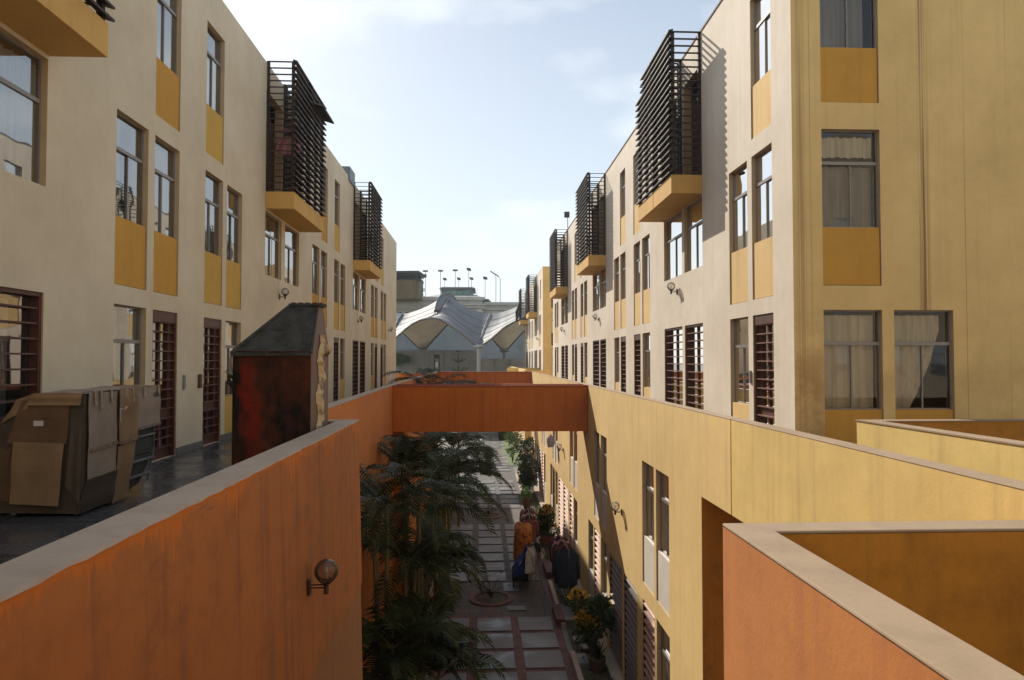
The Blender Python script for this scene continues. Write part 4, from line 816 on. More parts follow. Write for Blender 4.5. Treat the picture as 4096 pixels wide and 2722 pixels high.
for (y, l_) in ((7.54, .14), (7.66, .2), (7.86, .13), (8.18, .1), (8.34, .16), (8.62, .12), (8.98, .1)): tape([(-4.2, y, -.323), (-4.046, y, -.328), (-4.036, y + .01, -.34 - l_)], .022)
tape([(-4.045, 7.47, -.95), (-4.045, 8.02, -.92)], .02); tape([(-4.03, 8.05, -.94), (-4.03, 8.45, -.92)], .02); tape([(-4.035, 8.05, -.36), (-4.035, 8.05, -.7)], .02); tape([(-4.035, 8.46, -.82), (-4.04, 9.05, -.8)], .018)
b = MB(); b.quad((-4.56, 7.355, -.68), (-4.46, 7.355, -.68), (-4.46, 7.355, -.625), (-4.56, 7.355, -.625)); b.build('paper_label', M['panel_w'], C, recalc=False)
b = MB()
for i in range(3):
    y = 8.86 + i * .06
    for a, c in (((y, -.46), (y + .05, -.46)), ((y + .05, -.46), (y + .05, -.41)), ((y + .05, -.41), (y, -.41)), ((y, -.41), (y, -.46)), ((y + .025, -.45), (y + .025, -.425))): b.tube([(-4.045, a[0], a[1]), (-4.045, c[0], c[1])], .003, 4)
b.build('printed_mark', M['dark'], C)
b = MB(); b.tube([(-4.03, 8.02, -.55), (-3.99, 8.04, -.56), (-3.99, 8.09, -.535), (-4.03, 8.1, -.54)], .005, 5); b.tube([(-4.03, 8.02, -.55), (-4.02, 8.02, -.7)], .004, 5); b.build('cord', M['panel_w'], C)

# ------------------------------------------------------------ palms
def frond(b, base, az, el, L, rnd, droop=1.0, w=.33):
    n = 15; p = Vector(base); e = el; pts = [p.copy()]; ds = []
    for i in range(n):
        d = Vector((math.cos(az) * math.cos(e), math.sin(az) * math.cos(e), math.sin(e))); ds.append(d); p = p + d * (L / n); pts.append(p.copy()); e -= droop * (1.75 / n) * (.3 + i / n * 1.5)
    b.tube(pts[::3], [.017, .014, .011, .008, .006, .003][:len(pts[::3])], 5, m=1, cap=False)
    for i in range(2, n):
        for h in (0, .5):
            c = pts[i].lerp(pts[i + 1], h); t = i + h; d = ds[i]; side = d.cross(Vector((0, 0, 1))); side = side.normalized() if side.length > .05 else Vector((math.sin(az), -math.cos(az), 0)); up = side.cross(d).normalized()
            if up.z < 0: up = -up
            ll = w * (.45 + .9 * math.sin(math.pi * min(1, (t - 1) / n)) ** .7) * rnd.uniform(.9, 1.08)
            for s in (-1, 1):
                if rnd.random() < .04: continue
                k = (side * s * .78 + d * .6 + up * rnd.uniform(.22, .32)).normalized(); mid = c + k * ll * .5; tip = c + (k + Vector((0, 0, -rnd.uniform(.28, .48)))).normalized() * ll * rnd.uniform(.95, 1.02); wv = d * .024
                b.quad(c - wv * .5, mid - wv, mid + wv, c + wv * .5); b.quad(mid - wv, tip, mid + wv)
def palm(x, y, z, L, n, lb, lean=(0, 0), stems=1, droop=1.0):
    rnd = random.Random(int(x * 100 + y * 7)); t = empty('palm_tree', (x, y, GROUND), lb, 'palm tree', 'palms in the shaded bed along the left wall')
    f = MB(); s = MB()
    for k in range(stems):
        bx, by = x + rnd.uniform(-.15, .15) * (k > 0), y + rnd.uniform(-.25, .25) * (k > 0); zz = z - k * .45 * rnd.uniform(.6, 1.2); tx, ty = bx + lean[0] + rnd.uniform(-.2, .2) * (k > 0), by + lean[1] + rnd.uniform(-.3, .3) * (k > 0)
        pts = [(bx + (tx - bx) * q * q, by + (ty - by) * q * q, GROUND + (zz - GROUND) * q) for q in (0, .2, .4, .6, .8, 1)]; s.tube(pts, [.055, .05, .045, .04, .04, .03], 8)
        m = n - 2 if k == 0 else n - 5
        for i in range(m): frond(f, (tx, ty, zz - .05), i * 2.399 + rnd.uniform(-.3, .3), rnd.uniform(.25, 1.25), L * 1.3 * rnd.uniform(.85, 1.12), rnd, droop * rnd.uniform(.8, 1.25))
    f.build('crown', [M['palm'], M['palmstem']], t, recalc=False); s.build('trunk', M['palmstem'], t); return t
PL = [(-1.75, 13.3, -2.75, 1.35, 11, 2, 'palm nearest below the foreground wall end, its crown level with the footbridge underside'), (-1.3, 14.9, -2.95, 1.5, 11, 2, 'palm whose broad fronds arch over the path edge in front of the footbridge'),
      (-1.1, 19.4, -3.2, 1.6, 12, 2, 'palm standing under the footbridge with fronds reaching over the path'), (-1.75, 17.0, -2.6, 1.4, 10, 2, 'palm against the orange wall just before the footbridge'), (-1.5, 23.6, -2.9, 1.6, 12, 3, 'palm beyond the footbridge, its fronds filling the gap under it'), (-1.0, 22.3, -3.7, 1.3, 11, 2, 'lower palm beyond the footbridge overhanging the path'),
      (-1.5, 14.2, -4.1, 1.3, 11, 2, 'mid height palm with dark fronds in the middle of the clump'), (-1.1, 17.4, -4.9, 1.1, 11, 2, 'low palm beside the path near the round planter'), (-1.55, 12.6, -5.1, 1.05, 11, 2, 'low palm at the bottom left of the clump'), (-1.1, 13.3, -5.4, 1.05, 11, 2, 'low palm drooping over the brick edge of the path'), (-1.75, 11.4, -5.7, 1.05, 10, 2, 'lowest palm close to the foreground wall foot'),
      (-1.85, 27.5, -1.35, 1.7, 12, 2, 'tall palm rising between the two footbridges, its top showing above the nearer one'), (-.9, 29.5, -1.55, 1.5, 9, 1, 'slender palm between the footbridges with a single arching frond over the parapet line'), (-1.3, 33, -4.2, 1.5, 10, 2, 'palm farther along the bed past the second round planter')]
for a in PL: palm(a[0], a[1], a[2], a[3], a[4], a[6], stems=a[5])
# ground cover in the beds
b = MB(); rnd = random.Random(21)
for i in range(2600):
    x = rnd.uniform(-2.4, -1.25) if i % 3 else rnd.uniform(2.3, 2.9); y = rnd.uniform(9, 40); h = rnd.uniform(.05, .38) * (1 if i % 3 else .45); a = rnd.random() * 6.3; r_ = h * .5
    p = Vector((x, y, GROUND + .03)); q = p + Vector((math.cos(a) * r_, math.sin(a) * r_, h)); s_ = Vector((-math.sin(a), math.cos(a), 0)) * .03; m_ = p.lerp(q, .5) + Vector((0, 0, h * .2)); b.quad(p, m_ - s_, q, m_ + s_)
b.build('ground_cover', M['leaf'], recalc=False, kind='stuff', label='dark leafy ground cover in the planting beds', cat='ground cover')

# ------------------------------------------------------------ shrubs
def shrub(x, y, zc, rx, rz, n, lb, yellow=0, leaf='leaf', sz=.09, pot=None, name='shrub', seed=0, grp=None, clumps=9):
    rnd = random.Random(int(x * 31 + y * 17) + seed); t = empty(name, (x, y, GROUND), lb, 'shrub', grp)
    f = MB(); yl = MB(); st = MB(); cl = []
    for k in range(clumps):
        a = rnd.random() * 6.3; rr = rx * rnd.uniform(.2, .75); cl.append(Vector((x + math.cos(a) * rr, y + math.sin(a) * rr, zc + rnd.uniform(-.8, .75) * rz)))
    top = GROUND + (.3 if pot else 0)
    for c in cl: st.tube([(x, y, top), ((x + c.x) / 2 + rnd.uniform(-.05, .05), (y + c.y) / 2, (top + c.z) / 2), tuple(c)], [.022, .014, .006], 5)
    for i in range(n):
        c = rnd.choice(cl); d = Vector((rnd.gauss(0, 1), rnd.gauss(0, 1), rnd.gauss(0, 1))).normalized(); p = c + d * (rx * .42) * rnd.random() ** .4
        L = sz * rnd.uniform(.7, 1.4); k = (d + Vector((0, 0, .5))).normalized(); s_ = k.cross(Vector((rnd.random() - .5, rnd.random() - .5, rnd.random()))).normalized() * L * .24
        tgt = yl if (yellow and d.z > .25 and p.z > c.z + .03 and (cl.index(c) % 3 != 0) and rnd.random() < yellow) else f
        m_ = p + k * L * .55; tgt.quad(p, m_ - s_, p + k * L + Vector((0, 0, -L * .15)), m_ + s_)
    f.build('foliage', M[leaf], t, recalc=False); st.build('stem', M['bark'], t)
    if yl.v: yl.build('yellow_leaves', M['yel'], t, recalc=False)
    if pot:
        p = MB(); p.lathe((x, y, GROUND), [(.0, 0), (pot * .7, 0), (pot, .3), (pot * 1.08, .3), (pot * 1.08, .35), (pot * .92, .35), (pot * .9, .3), (0, .3)], 20); p.build('pot', M['terra'], t)
    return t
shrub(2.62, 16.5, -6.02, .5, .42, 1500, 'shrub with bright yellow leaf tips nearest in the right bed, above the stepping slabs', .7, sz=.15)
shrub(2.5, 26.6, -6.2, .55, .55, 1900, 'rounded shrub with orange yellow flowers beside the orange draped stall', .55, sz=.13, pot=.24)
shrub(2.2, 28.8, -6.55, .4, .35, 700, 'small pale green shrub just behind the rounded yellow flowered one', .2, 'leafb', sz=.1)
shrub(2.45, 36.2, -5.9, .68, .8, 2600, 'large dark shrub leaning over the path at the middle distance', 0, sz=.12)
shrub(2.2, 34.4, -6.6, .35, .3, 700, 'bright green low shrub at the foot of the large dark one', 0, 'leafb', sz=.1)
shrub(2.75, 40.5, -5.2, .75, 1.0, 2600, 'tall dark shrub with orange tinted top against the yellow wall', .12, sz=.12)
shrub(2.2, 47.5, -5.6, .55, .9, 1500, 'sunlit green shrub past the farther footbridge on the right of the path', .2, 'leafb', sz=.12)
shrub(.35, 43.4, -6.55, .6, .4, 1300, 'dark low shrub left of the sunlit path stretch, nearer one', 0, sz=.12)
shrub(.45, 47.2, -6.5, .55, .45, 1200, 'dark low shrub left of the sunlit path stretch, farther one', 0, sz=.12)
shrub(-.3, 52, -6.2, .9, .7, 1300, 'dark spreading shrub at the far left of the sunlit path', 0, sz=.14)
shrub(2.3, 63, -5.6, 1.2, 1.3, 2200, 'dark leafy hedge bush closing the far end of the path', 0, sz=.16)
b = MB(); b.quad((1.6, 46, GROUND + .02), (3.0, 46, GROUND + .02), (3.0, 60, GROUND + .02), (1.6, 60, GROUND + .02)); b.build('lawn', M['grassm'], kind='structure', recalc=False)
# agave pot
t = empty('potted_agave', (2.62, 15.7, GROUND), 'spiky agave in a dark pot at the foot of the yellow wall', 'potted plant')
b = MB(); b.lathe((2.62, 15.7, GROUND), [(0, 0), (.13, 0), (.2, .3), (.2, .34), (.17, .34), (.16, .3), (0, .3)], 20); b.build('pot', simple('dark_clay_pot', (.1, .06, .045), .8), t)
b = MB(); rnd = random.Random(2)
for i in range(22):
    a = i * 2.4; e = rnd.uniform(.5, 1.4); L = rnd.uniform(.25, .45); p = Vector((2.62, 15.7, GROUND + .3)); d = Vector((math.cos(a) * math.cos(e), math.sin(a) * math.cos(e), math.sin(e))); s_ = d.cross(Vector((0, 0, 1))).normalized() * .03; m_ = p + d * L * .4; b.quad(p - s_ * .6, m_ - s_, p + d * L, m_ + s_, p + s_ * .6)
b.build('leaves', M['palm'], t, recalc=False)

# ------------------------------------------------------------ racks, clothes and stall in the alley
def cloth(name, c, c2=None, sc=6, th=(.45, .6)): return simple(name, c, .9, scale=sc, c2=c2, th=th, bump=.2)
CL = dict(black=cloth('black_cloth', (.012, .013, .016), (.02, .02, .024)), navy=cloth('navy_cloth', (.015, .02, .04)), red=cloth('dark_red_cloth', (.16, .02, .025)), pink=cloth('pink_cloth', (.45, .2, .22)), white=cloth('white_cloth', (.55, .53, .5)), teal=cloth('dark_green_cloth', (.02, .04, .035)), orange=cloth('orange_patterned_cloth', (.36, .13, .02), (.15, .025, .015), 9, (.5, .58)), blue=cloth('blue_tarp', (.02, .05, .22)), stripe=cloth('mixed_print_cloth', (.3, .1, .08), (.05, .06, .09), 16), brown=cloth('shaggy_brown_cloth', (.16, .09, .04), (.08, .045, .02), 20), grey=cloth('grey_lilac_cloth', (.3, .27, .33)))
def garment(c, top, w, L, ang, label, name='jacket', sleeve=True, depth=.07, parent=None, grp=None, cat='garment'):
    t = MB(); ca, sa = math.cos(ang), math.sin(ang); rnd = random.Random(int(top[0] * 50 + top[1] * 91 + top[2] * 7))
    def W(x, y, z): return (top[0] + x * ca - y * sa, top[1] + x * sa + y * ca, top[2] + z)
    for s in (-1, 1):
        def P(u, v):
            x = (u - .5) * 2; hw = w / 2 * (.28 + .72 * min(1, v * 5)) * (1 + .15 * v); z = -L * v - .0 * abs(x); f_ = .018 * math.sin(x * 9 + v * 3 + top[0] * 9) * min(1, v * 3)
            return W(x * hw, s * (depth * (1 - x * x) ** .5 * (.35 + .65 * min(1, v * 3))) + f_, z)
        t.grid(P, 14, 10)
    if sleeve:
        for s in (-1, 1): t.tube([W(s * w * .40, 0, -.07), W(s * w * .56, 0, -.18), W(s * w * .64, -.01, -L * .5), W(s * w * .64, -.03, -L * .82)], [.05, .06, .05, .038], 8)
    t.tube([W(0, 0, .0), W(0, 0, .05), W(.02, 0, .08)], .005, 4)
    return t.build(name, CL[c], parent, smooth=True, recalc=False, label=label, cat=cat, group=grp)
def rack(x0, y0, x1, y1, h, lb, low=True):
    t = empty('clothes_rack', ((x0 + x1) / 2, (y0 + y1) / 2, GROUND), lb, 'clothes rack'); b = MB(); z = GROUND + h; d = Vector((x1 - x0, y1 - y0, 0)).normalized(); s_ = Vector((-d.y, d.x, 0)) * .22
    b.tube([(x0, y0, z), (x1, y1, z)], .013, 8); b.build('rail', M['galv'], t)
    for (x, y) in ((x0, y0), (x1, y1)):
        b = MB(); b.tube([(x, y, z), (x, y, GROUND + .06)], .013, 8); b.tube([(x - s_.x, y - s_.y, GROUND + .05), (x + s_.x, y + s_.y, GROUND + .05)], .013, 8); b.build('leg', M['galv'], t)
    if low: b = MB(); b.tube([(x0, y0, GROUND + .1), (x1, y1, GROUND + .1)], .011, 8); b.build('lower_rail', M['galv'], t)
    return t
# rack with dark jackets close to the wall
rack(2.5, 19.75, 2.42, 21.6, 1.62, 'clothes rack hung with dark jackets close to the yellow wall')
for i, (c, y, w, L, lb) in enumerate([('navy', 19.8, .5, .98, 'big dark jacket at the near end of the rack, facing the viewpoint'), ('teal', 19.98, .46, 1.1, 'dark green garment hanging just behind the near dark jacket'), ('black', 20.2, .48, .9, 'black garment third on the rack by the wall'), ('red', 20.5, .44, .8, 'dark red shirt on the rack by the wall'), ('black', 20.75, .46, 1.2, 'long black garment behind the dark red shirt'), ('pink', 21.0, .42, .7, 'pink top on the rack by the wall'), ('navy', 21.3, .44, .9, 'navy garment near the far end of the rack by the wall'), ('red', 21.5, .42, .75, 'dark red garment at the far end of the rack by the wall')]):
    garment(c, (2.48 - i * .008, y, GROUND + 1.6), w, L, .12 + .1 * math.sin(i * 2.2), lb, grp='clothes on the rack by the wall')
# rack of mixed clothes beyond the orange draped stall
rack(1.72, 24.3, 1.78, 26.2, 1.5, 'clothes rack of mixed patterned shirts beyond the orange draped stall')
for i in range(10):
    c = ['stripe', 'black', 'red', 'navy', 'white', 'stripe', 'red', 'black', 'pink', 'navy'][i]
    garment(c, (1.73 + i * .005, 24.35 + i * .2, GROUND + 1.48), .42, .8, .05 + .1 * math.sin(i * 3), ['patterned', 'black', 'dark red', 'navy', 'whitish', 'second patterned', 'second dark red', 'second black', 'pink', 'second navy'][i] + ' shirt on the rack beyond the draped stall, counting from its near end', name='shirt', cat='garment', grp='shirts on the rack beyond the stall')
b = MB(); rnd = random.Random(4)
for i in range(500):
    d = Vector((rnd.gauss(0, 1), rnd.gauss(0, 1), rnd.gauss(0, 1))).normalized(); p = Vector((1.75, 26.35, GROUND + 1.62)) + Vector((d.x * .12, d.y * .12, d.z * .2)); q = p + d * .05 + Vector((0, 0, -.07)); s_ = d.cross(Vector((0, 0, 1))).normalized() * .015; b.quad(p - s_, p + s_, q)
b.ball((1.75, 26.35, GROUND + 1.62), .12, 12, 8, (1, 1, 1.6)); b.tube([(1.75, 26.35, GROUND + 1.45), (1.75, 26.35, GROUND + 1.3), (1.75, 26.35, GROUND + .02)], [.1, .015, .015], 6)
b.build('shaggy_bundle', CL['brown'], recalc=False, label='shaggy brown bundle on a stand at the far end of the patterned shirt rack', cat='bundle')
# stall draped in orange cloth
t = empty('draped_stall', (1.43, 23.3, GROUND), 'market stall draped in an orange patterned cloth on dark legs', 'draped stall')
b = MB()
def drape(u, v):
    a = u * 2 * math.pi; r_ = [0, .8, 1, 1.03, 1.07, 1.1, 1.12][int(v * 6 + .01)]; ex = (abs(math.cos(a)) ** 4 + abs(math.sin(a)) ** 4) ** -.25
    z = [1.5, 1.5, 1.42, 1.1, .85, .6, .4][int(v * 6 + .01)] + .03 * math.sin(a * 3 + 1); f_ = 1 + (.05 * math.sin(a * 13 + v * 3) + .03 * math.sin(a * 29)) * max(0, v - .25)
    return (1.43 + .28 * math.cos(a) * ex * r_ * f_, 23.3 + .5 * math.sin(a) * ex * r_ * f_, GROUND + z + (.06 * math.sin(a * 2) if v > .9 else 0))
b.grid(drape, 72, 6); b.build('cloth', CL['orange'], t, smooth=True, recalc='weld')
for x in (1.2, 1.66):
    for y in (22.88, 23.7): b = MB(); b.tube([(x, y, GROUND), (x, y, GROUND + 1.4)], .016, 6); b.build('leg', M['metal'], t)
# low cart with blue tarp
t = empty('covered_cart', (1.22, 21.9, GROUND), 'low dark cart partly covered by a blue tarp in front of the orange draped stall', 'cart')
b = MB()
def tarp(u, v): 
    x = 1.0 + .5 * u; y = 21.5 + .8 * v; return (x + .02 * math.sin(v * 20), y, GROUND + .62 + .55 * u ** 1.6 + .04 * math.sin(u * 14 + v * 9) - .25 * max(0, .25 - u) * 4)
b.grid(tarp, 14, 12); b.quad((1.0, 21.5, GROUND + .35), (1.5, 21.5, GROUND + .5), (1.5, 21.5, GROUND + 1.17), (1.0, 21.5, GROUND + .38)); b.build('tarp', CL['blue'], t, smooth=True, recalc=False)
b = MB(); b.box(1.03, 1.48, 21.55, 22.25, GROUND + .22, GROUND + .5); b.build('body', CL['black'], t, bevel=.02)
for (x, y) in ((1.03, 21.6), (1.47, 21.6), (1.03, 22.2), (1.47, 22.2)): b = MB(); b.tube([(x - .02, y, GROUND + .12), (x + .02, y, GROUND + .12)], .12, 16); b.build('wheel', M['dark'], t)
# folding rack with crossed bars
t = empty('folding_rack', (1.7, 21.3, GROUND), 'folding wooden drying rack with crossed legs hung with pale clothes', 'folding rack')
M['palewood'] = simple('pale_wood', (.32, .25, .18), .6)
for y in (21.0, 21.65):
    for (a, c) in (((1.45, 1.3), (1.95, .0)), ((1.95, 1.15), (1.45, .0))): b = MB(); b.tube([(a[0], y, GROUND + a[1]), (c[0], y, GROUND + c[1])], .016, 6); b.build('leg', M['palewood'], t)
for (x, z) in ((1.45, 1.3), (1.95, 1.15), (1.7, .62)): b = MB(); b.tube([(x, 20.95, GROUND + z), (x, 21.7, GROUND + z)], .013, 6); b.build('bar', M['palewood'], t)
for (c, x, y, w, L, a, lb) in [('white', 1.5, 21.05, .3, .75, .5, 'pale cloth hanging at the near left of the folding rack'), ('grey', 1.6, 21.25, .34, .85, 1.1, 'grey lilac garment in the middle of the folding rack'), ('navy', 1.48, 21.5, .34, .6, .9, 'navy garment at the back of the folding rack'), ('black', 1.72, 21.6, .3, .3, .2, 'black bag like garment on top of the folding rack')]:
    garment(c, (x, y, GROUND + 1.36), w, L, a, lb, name='garment', sleeve=False, grp='clothes on the folding rack')
# distant rack
rack(1.55, 55.2, 2.4, 56.4, 1.55, 'distant clothes rack on the sunlit stretch of the path')
for i in range(6): garment('black', (1.62 + i * .13, 55.3 + i * .18, GROUND + 1.53), .5, .85 + .1 * (i % 2), 1.0, 'black garment on the distant sunlit rack', name='garment', grp='black clothes on the distant rack')
# garment blowing from a lower window
garment('grey', (2.86, 28.3, -3.05), .34, .5, .9, 'grey lilac cloth hung out of a window on the lower yellow wall', name='hanging_cloth', sleeve=True, grp=None, cat='cloth')
# laundry in balconies
garment('pink', (-4.75, 17.3, 5.5), .4, .45, .3, 'pink garment drying inside the nearer left balcony', name='laundry', grp=None, cat='laundry')
b = MB()
for i in range(5): b.tube([(-4.95, 17.15 + i * .07, 5.62), (-4.6, 17.2 + i * .07, 5.7)], .008, 4)
for i in range(3): b.tube([(-4.93 + i * .15, 17.12, 5.63 + i * .03), (-4.93 + i * .15, 17.46, 5.63 + i * .03)], .008, 4)
b.build('drying_frame', CL['pink'], label='pink plastic drying frame inside the nearer left balcony', cat='drying frame')
for i in range(4): garment('black', (3.95 - .07 * i, 70.2 + .5 * i, 5.7 - .2 * i), .6, 1.1, 1.3, 'dark garment hanging out of the farthest right balcony', name='laundry', grp='laundry on the farthest balcony', cat='laundry')

# ------------------------------------------------------------ far square: wall, building, tent, poles
M['farwall'] = plaster('grey_concrete_wall', (.27, .26, .23), dirt=(.1, .1, .09), streak=.3, blotch=.3, horiz=.2)
M['farbld'] = plaster('pale_stucco', (.50, .49, .44), dirt=(.2, .2, .19), streak=.25, blotch=.2, horiz=.2)
M['farbld2'] = plaster('blue_grey_stucco', (.24, .27, .28), dirt=(.12, .13, .13), streak=.2, blotch=.2, horiz=.2)
M['tower'] = plaster('brown_cladding', (.17, .125, .06), dirt=(.06, .05, .03), streak=.7, blotch=.3, horiz=.5)
def fb(b, x0, x1, y0, y1, Y, d=1.0):
    p = at(x0, y1, Y); q = at(x1, y0, Y); b.box(p.x, q.x, Y, Y + d, p.z, q.z)
W = empty('boundary_wall', (-2, 88, GROUND), 'grey concrete panel wall with posts across the far end of the square', 'wall')
b = MB(); p = at(870, 809, 88); q = at(1104, 809, 88); b.box(p.x, q.x, 88, 88.4, GROUND, p.z); b.build('panel', M['farwall'], W)
b = MB(); p = at(1105, 827, 86); q = at(1215, 827, 86); b.box(p.x, q.x, 86, 86.4, GROUND, p.z); b.build('panel', simple('warm_grey_concrete', (.31, .27, .22), .9, scale=.6), W)
for x in (918, 948, 983, 1018, 1052): b = MB(); p = at(x, 809, 88); b.box(p.x - .18, p.x + .18, 87.85, 88, GROUND, p.z + .05); b.build('post', M['farwall'], W)
for x in (1144, 1179): b = MB(); p = at(x, 827, 86); b.box(p.x - .15, p.x + .15, 85.85, 86, GROUND, p.z + .04); b.build('post', M['farwall'], W)
b = MB(); p = at(870, 809, 88); b.box(p.x, at(1104, 809, 88).x, 87.9, 88.5, p.z, p.z + .12); b.build('coping', M['farbld2'], W)
t = empty('shelter_frame', at(1006, 855, 80), 'small dark framed doorway with a pale opening in front of the far grey wall', 'door frame')
b = MB(); fb(b, 999.5, 1012.5, 817, 826, 80, .5); fb(b, 999.5, 1001.5, 826.05, 870, 80, .5); fb(b, 1011, 1012.5, 826.05, 870, 80, .5); b.build('frame', M['dark'], t)
b = MB(); fb(b, 1003.5, 1009, 834, 870, 80.3, .05); b.build('curtain', M['curt_w'], t)  # pale sheet standing in for the light inside the doorway, not a curtain
# big building
B = empty('public_building', (-2, 112, GROUND), 'large pale public building with stepped cornices behind the tent roof', 'public building')
b = MB(); p0 = at(870, 690, 112); p1 = at(1112, 690, 112); b.box(p0.x, p1.x, 112, 140, GROUND, p0.z); 
q1 = at(1225, 700, 112); b.build('left_wing', M['farbld'], B)
b = MB(); b.box(p1.x, q1.x, 113.5, 140, GROUND, at(1160, 701, 113.5).z); b.build('right_wing', M['farbld'], B)
b = MB()
for (ya, yb_, d) in ((685, 691, .5), (701, 703.5, .9), (704.5, 710, .45), (717, 719, .25)):
    p = at(870, yb_, 112); q = at(1113, ya, 112); b.box(p.x, q.x + d * .5, 112 - d, 111.997, p.z, q.z)
for (ya, yb_, d) in ((697, 703, .5), (713, 715.5, .9), (716.5, 722, .45), (729, 731, .25)):
    p = at(1115, yb_, 113.5); q = at(1225, ya, 113.5); b.box(p1.x + .3, q.x, 113.5 - d, 113.497, p.z, q.z)
b.build('cornice', M['farbld'], B)
b = MB(); p = at(870, 770, 111.5); q = at(1225, 752, 111.5); b.box(p.x, q.x, 111.2, 111.9, GROUND, q.z); b.build('lower_wall', M['farbld2'], B)
for x in (1093, 980, 1000, 1104): b = MB(); p = at(x, 700, 111); b.box(p.x - .4, p.x + .4, 111.6, 112, GROUND, at(x, 722 if x != 1104 else 712, 112).z); b.build('pilaster', M['farbld'], B)
for (xa_, xb_) in ((914, 925), (935, 952), (893, 905)):
    b = MB(); fb(b, xa_, xb_, 715.5, 733, 111.85, .1); wn = b.build('window', M['dark'], B); b = MB()
    for k in range(1, 5): x = xa_ + (xb_ - xa_) * k / 5; fb(b, x - .3, x + .3, 715.5, 733, 111.8, .03)
    fb(b, xa_ - 1, xb_ + 1, 714.3, 715.4, 111.7, .2); b.build('frame', M['farbld'], wn)
b = MB(); # hipped roof and glazed lantern
P4 = [at(965, 687, 116), at(1112, 687, 116), at(1106, 679, 128), at(992, 679, 128)]
pz = at(965, 687, 116).z; pt = at(1000, 679, 122).z
b.hexa([(at(962, 687, 116).x, 116, pz), (at(1118, 687, 116).x, 116, pz), (at(1118, 687, 116).x, 138, pz), (at(962, 687, 116).x, 138, pz), (at(1010, 680, 122).x, 122, pt), (at(1096, 680, 122).x, 122, pt), (at(1096, 680, 122).x, 132, pt), (at(1010, 680, 122).x, 132, pt)]); b.build('hipped_roof', simple('grey_glazed_roof', (.3, .32, .32), .5, scale=.8), B)
M['greenglass'] = simple('green_glass', (.10, .16, .15), .15, scale=.9, c2=(.04, .12, .09), bump=0)
M['greenmosaic'] = simple('green_pattern_glass', (.05, .25, .17), .2, scale=1.6, c2=(.2, .38, .3), bump=0, th=(.5, .55))
b = MB(); fb(b, 1017, 1090, 668, 680, 122.5, 8); ln = b.build('lantern', M['greenglass'], B); 
b = MB(); fb(b, 1024, 1083, 671.5, 677.5, 122.45, .04); b.build('pattern_band', M['greenmosaic'], ln)
b = MB()
for x in (1017, 1024, 1034, 1044, 1054, 1064, 1074, 1083, 1090): fb(b, x - .45, x + .45, 664, 680, 122.35, .1)
b.build('mullions', M['galv'], ln)
b = MB(); fb(b, 1017, 1090, 663, 667.9, 122.5, 8); b.build('clerestory', M['greenglass'], ln)
zz = at(1012, 662.5, 121.8).z; xl, xr = at(1012, 662, 121.8).x, at(1095.5, 662, 121.8).x
b = MB(); b.hexa([(xl, 121.6, zz - .15), (xr, 121.6, zz - .15), (xr, 132, zz - .15), (xl, 132, zz - .15), (xl + .5, 122, zz + .12), (xr - .5, 122, zz + .12), (xr - .5, 131, zz + .12), (xl + .5, 131, zz + .12)]); b.hexa([(xl + .5, 122, zz + .12), (xr - .5, 122, zz + .12), (xr - .5, 131, zz + .12), (xl + .5, 131, zz + .12), (xl + 2, 125, zz + .4), (xr - 1.8, 125, zz + .4), (xr - 1.8, 128, zz + .4), (xl + 2, 128, zz + .4)]); b.build('lantern_roof', M['galv'], ln)
b = MB(); fb(b, 1112, 1127, 689, 700, 120, 3); l2 = b.build('lantern', simple('pale_louvred_glass', (.3, .33, .34), .4), B)
b = MB(); 
for k in range(7): x = 1113 + k * 2.2; fb(b, x - .3, x + .3, 689, 700, 119.9, .08)
b.build('mullions', M['galv'], l2)
zl = at(1131, 693, 119).z; zh = at(1109, 686, 119).z; xl, xr = at(1107, 690, 119).x, at(1131, 690, 119).x
b = MB(); b.hexa([(xl, 119, zh - .1), (xr, 119, zl - .1), (xr, 124, zl - .1), (xl, 124, zh - .1), (xl, 119, zh), (xr, 119, zl), (xr, 124, zl), (xl, 124, zh)]); b.build('lantern_roof', M['galv'], l2)
# tower
T = empty('tower_block', (-12, 105, GROUND), 'brown clad tower with an open top gallery rising at the left of the far building', 'tower')
b = MB(); fb(b, 870, 958.9, 646, 688, 106, 5); b.build('cladding', M['tower'], T); b = MB(); fb(b, 959, 970, 646, 688, 106.6, 4); b.build('side_cladding', simple('tower_side', (.22, .2, .12), .8, scale=.8), T)
b = MB(); fb(b, 870, 971, 643, 645.95, 106.2, 4.6); fb(b, 870, 971, 629, 634, 106.2, 4.6)
for x in (915, 926, 942, 958, 963, 970): fb(b, x - .8, x + .8, 634, 643, 106.25, .3); fb(b, x - .8, x + .8, 634, 643, 110.4, .3)
b.build('gallery', simple('dark_steel', (.03, .035, .035), .6), T)
b = MB(); fb(b, 870, 970.5, 636.5, 643, 107, .3); b.build('gallery_screen', M['dark'], T)
b = MB(); p = at(870, 629, 105.8); q = at(974, 627.5, 105.8); b.hexa([(p.x, 105.6, p.z), (q.x, 105.6, p.z - .05), (q.x, 111.5, p.z - .05), (p.x, 111.5, p.z), (p.x, 105.6, p.z + .25), (q.x - .6, 105.6, p.z + .35), (q.x - .6, 111.5, p.z + .35), (p.x, 111.5, p.z + .25)]); b.build('roof', M['tar'], T)
t = empty('antenna_platform', at(975, 680, 108), 'small platform with antennas beside the brown tower', 'antenna'); b = MB()
fb(b, 970, 979, 665, 666.2, 108, .6); fb(b, 970.5, 980, 669, 670.4, 108, .6); fb(b, 971, 975, 678, 680, 108, .6); fb(b, 972, 973, 655, 688, 108, .1); fb(b, 976, 980, 683, 684, 108, .5); b.build('platform', M['galv'], t)
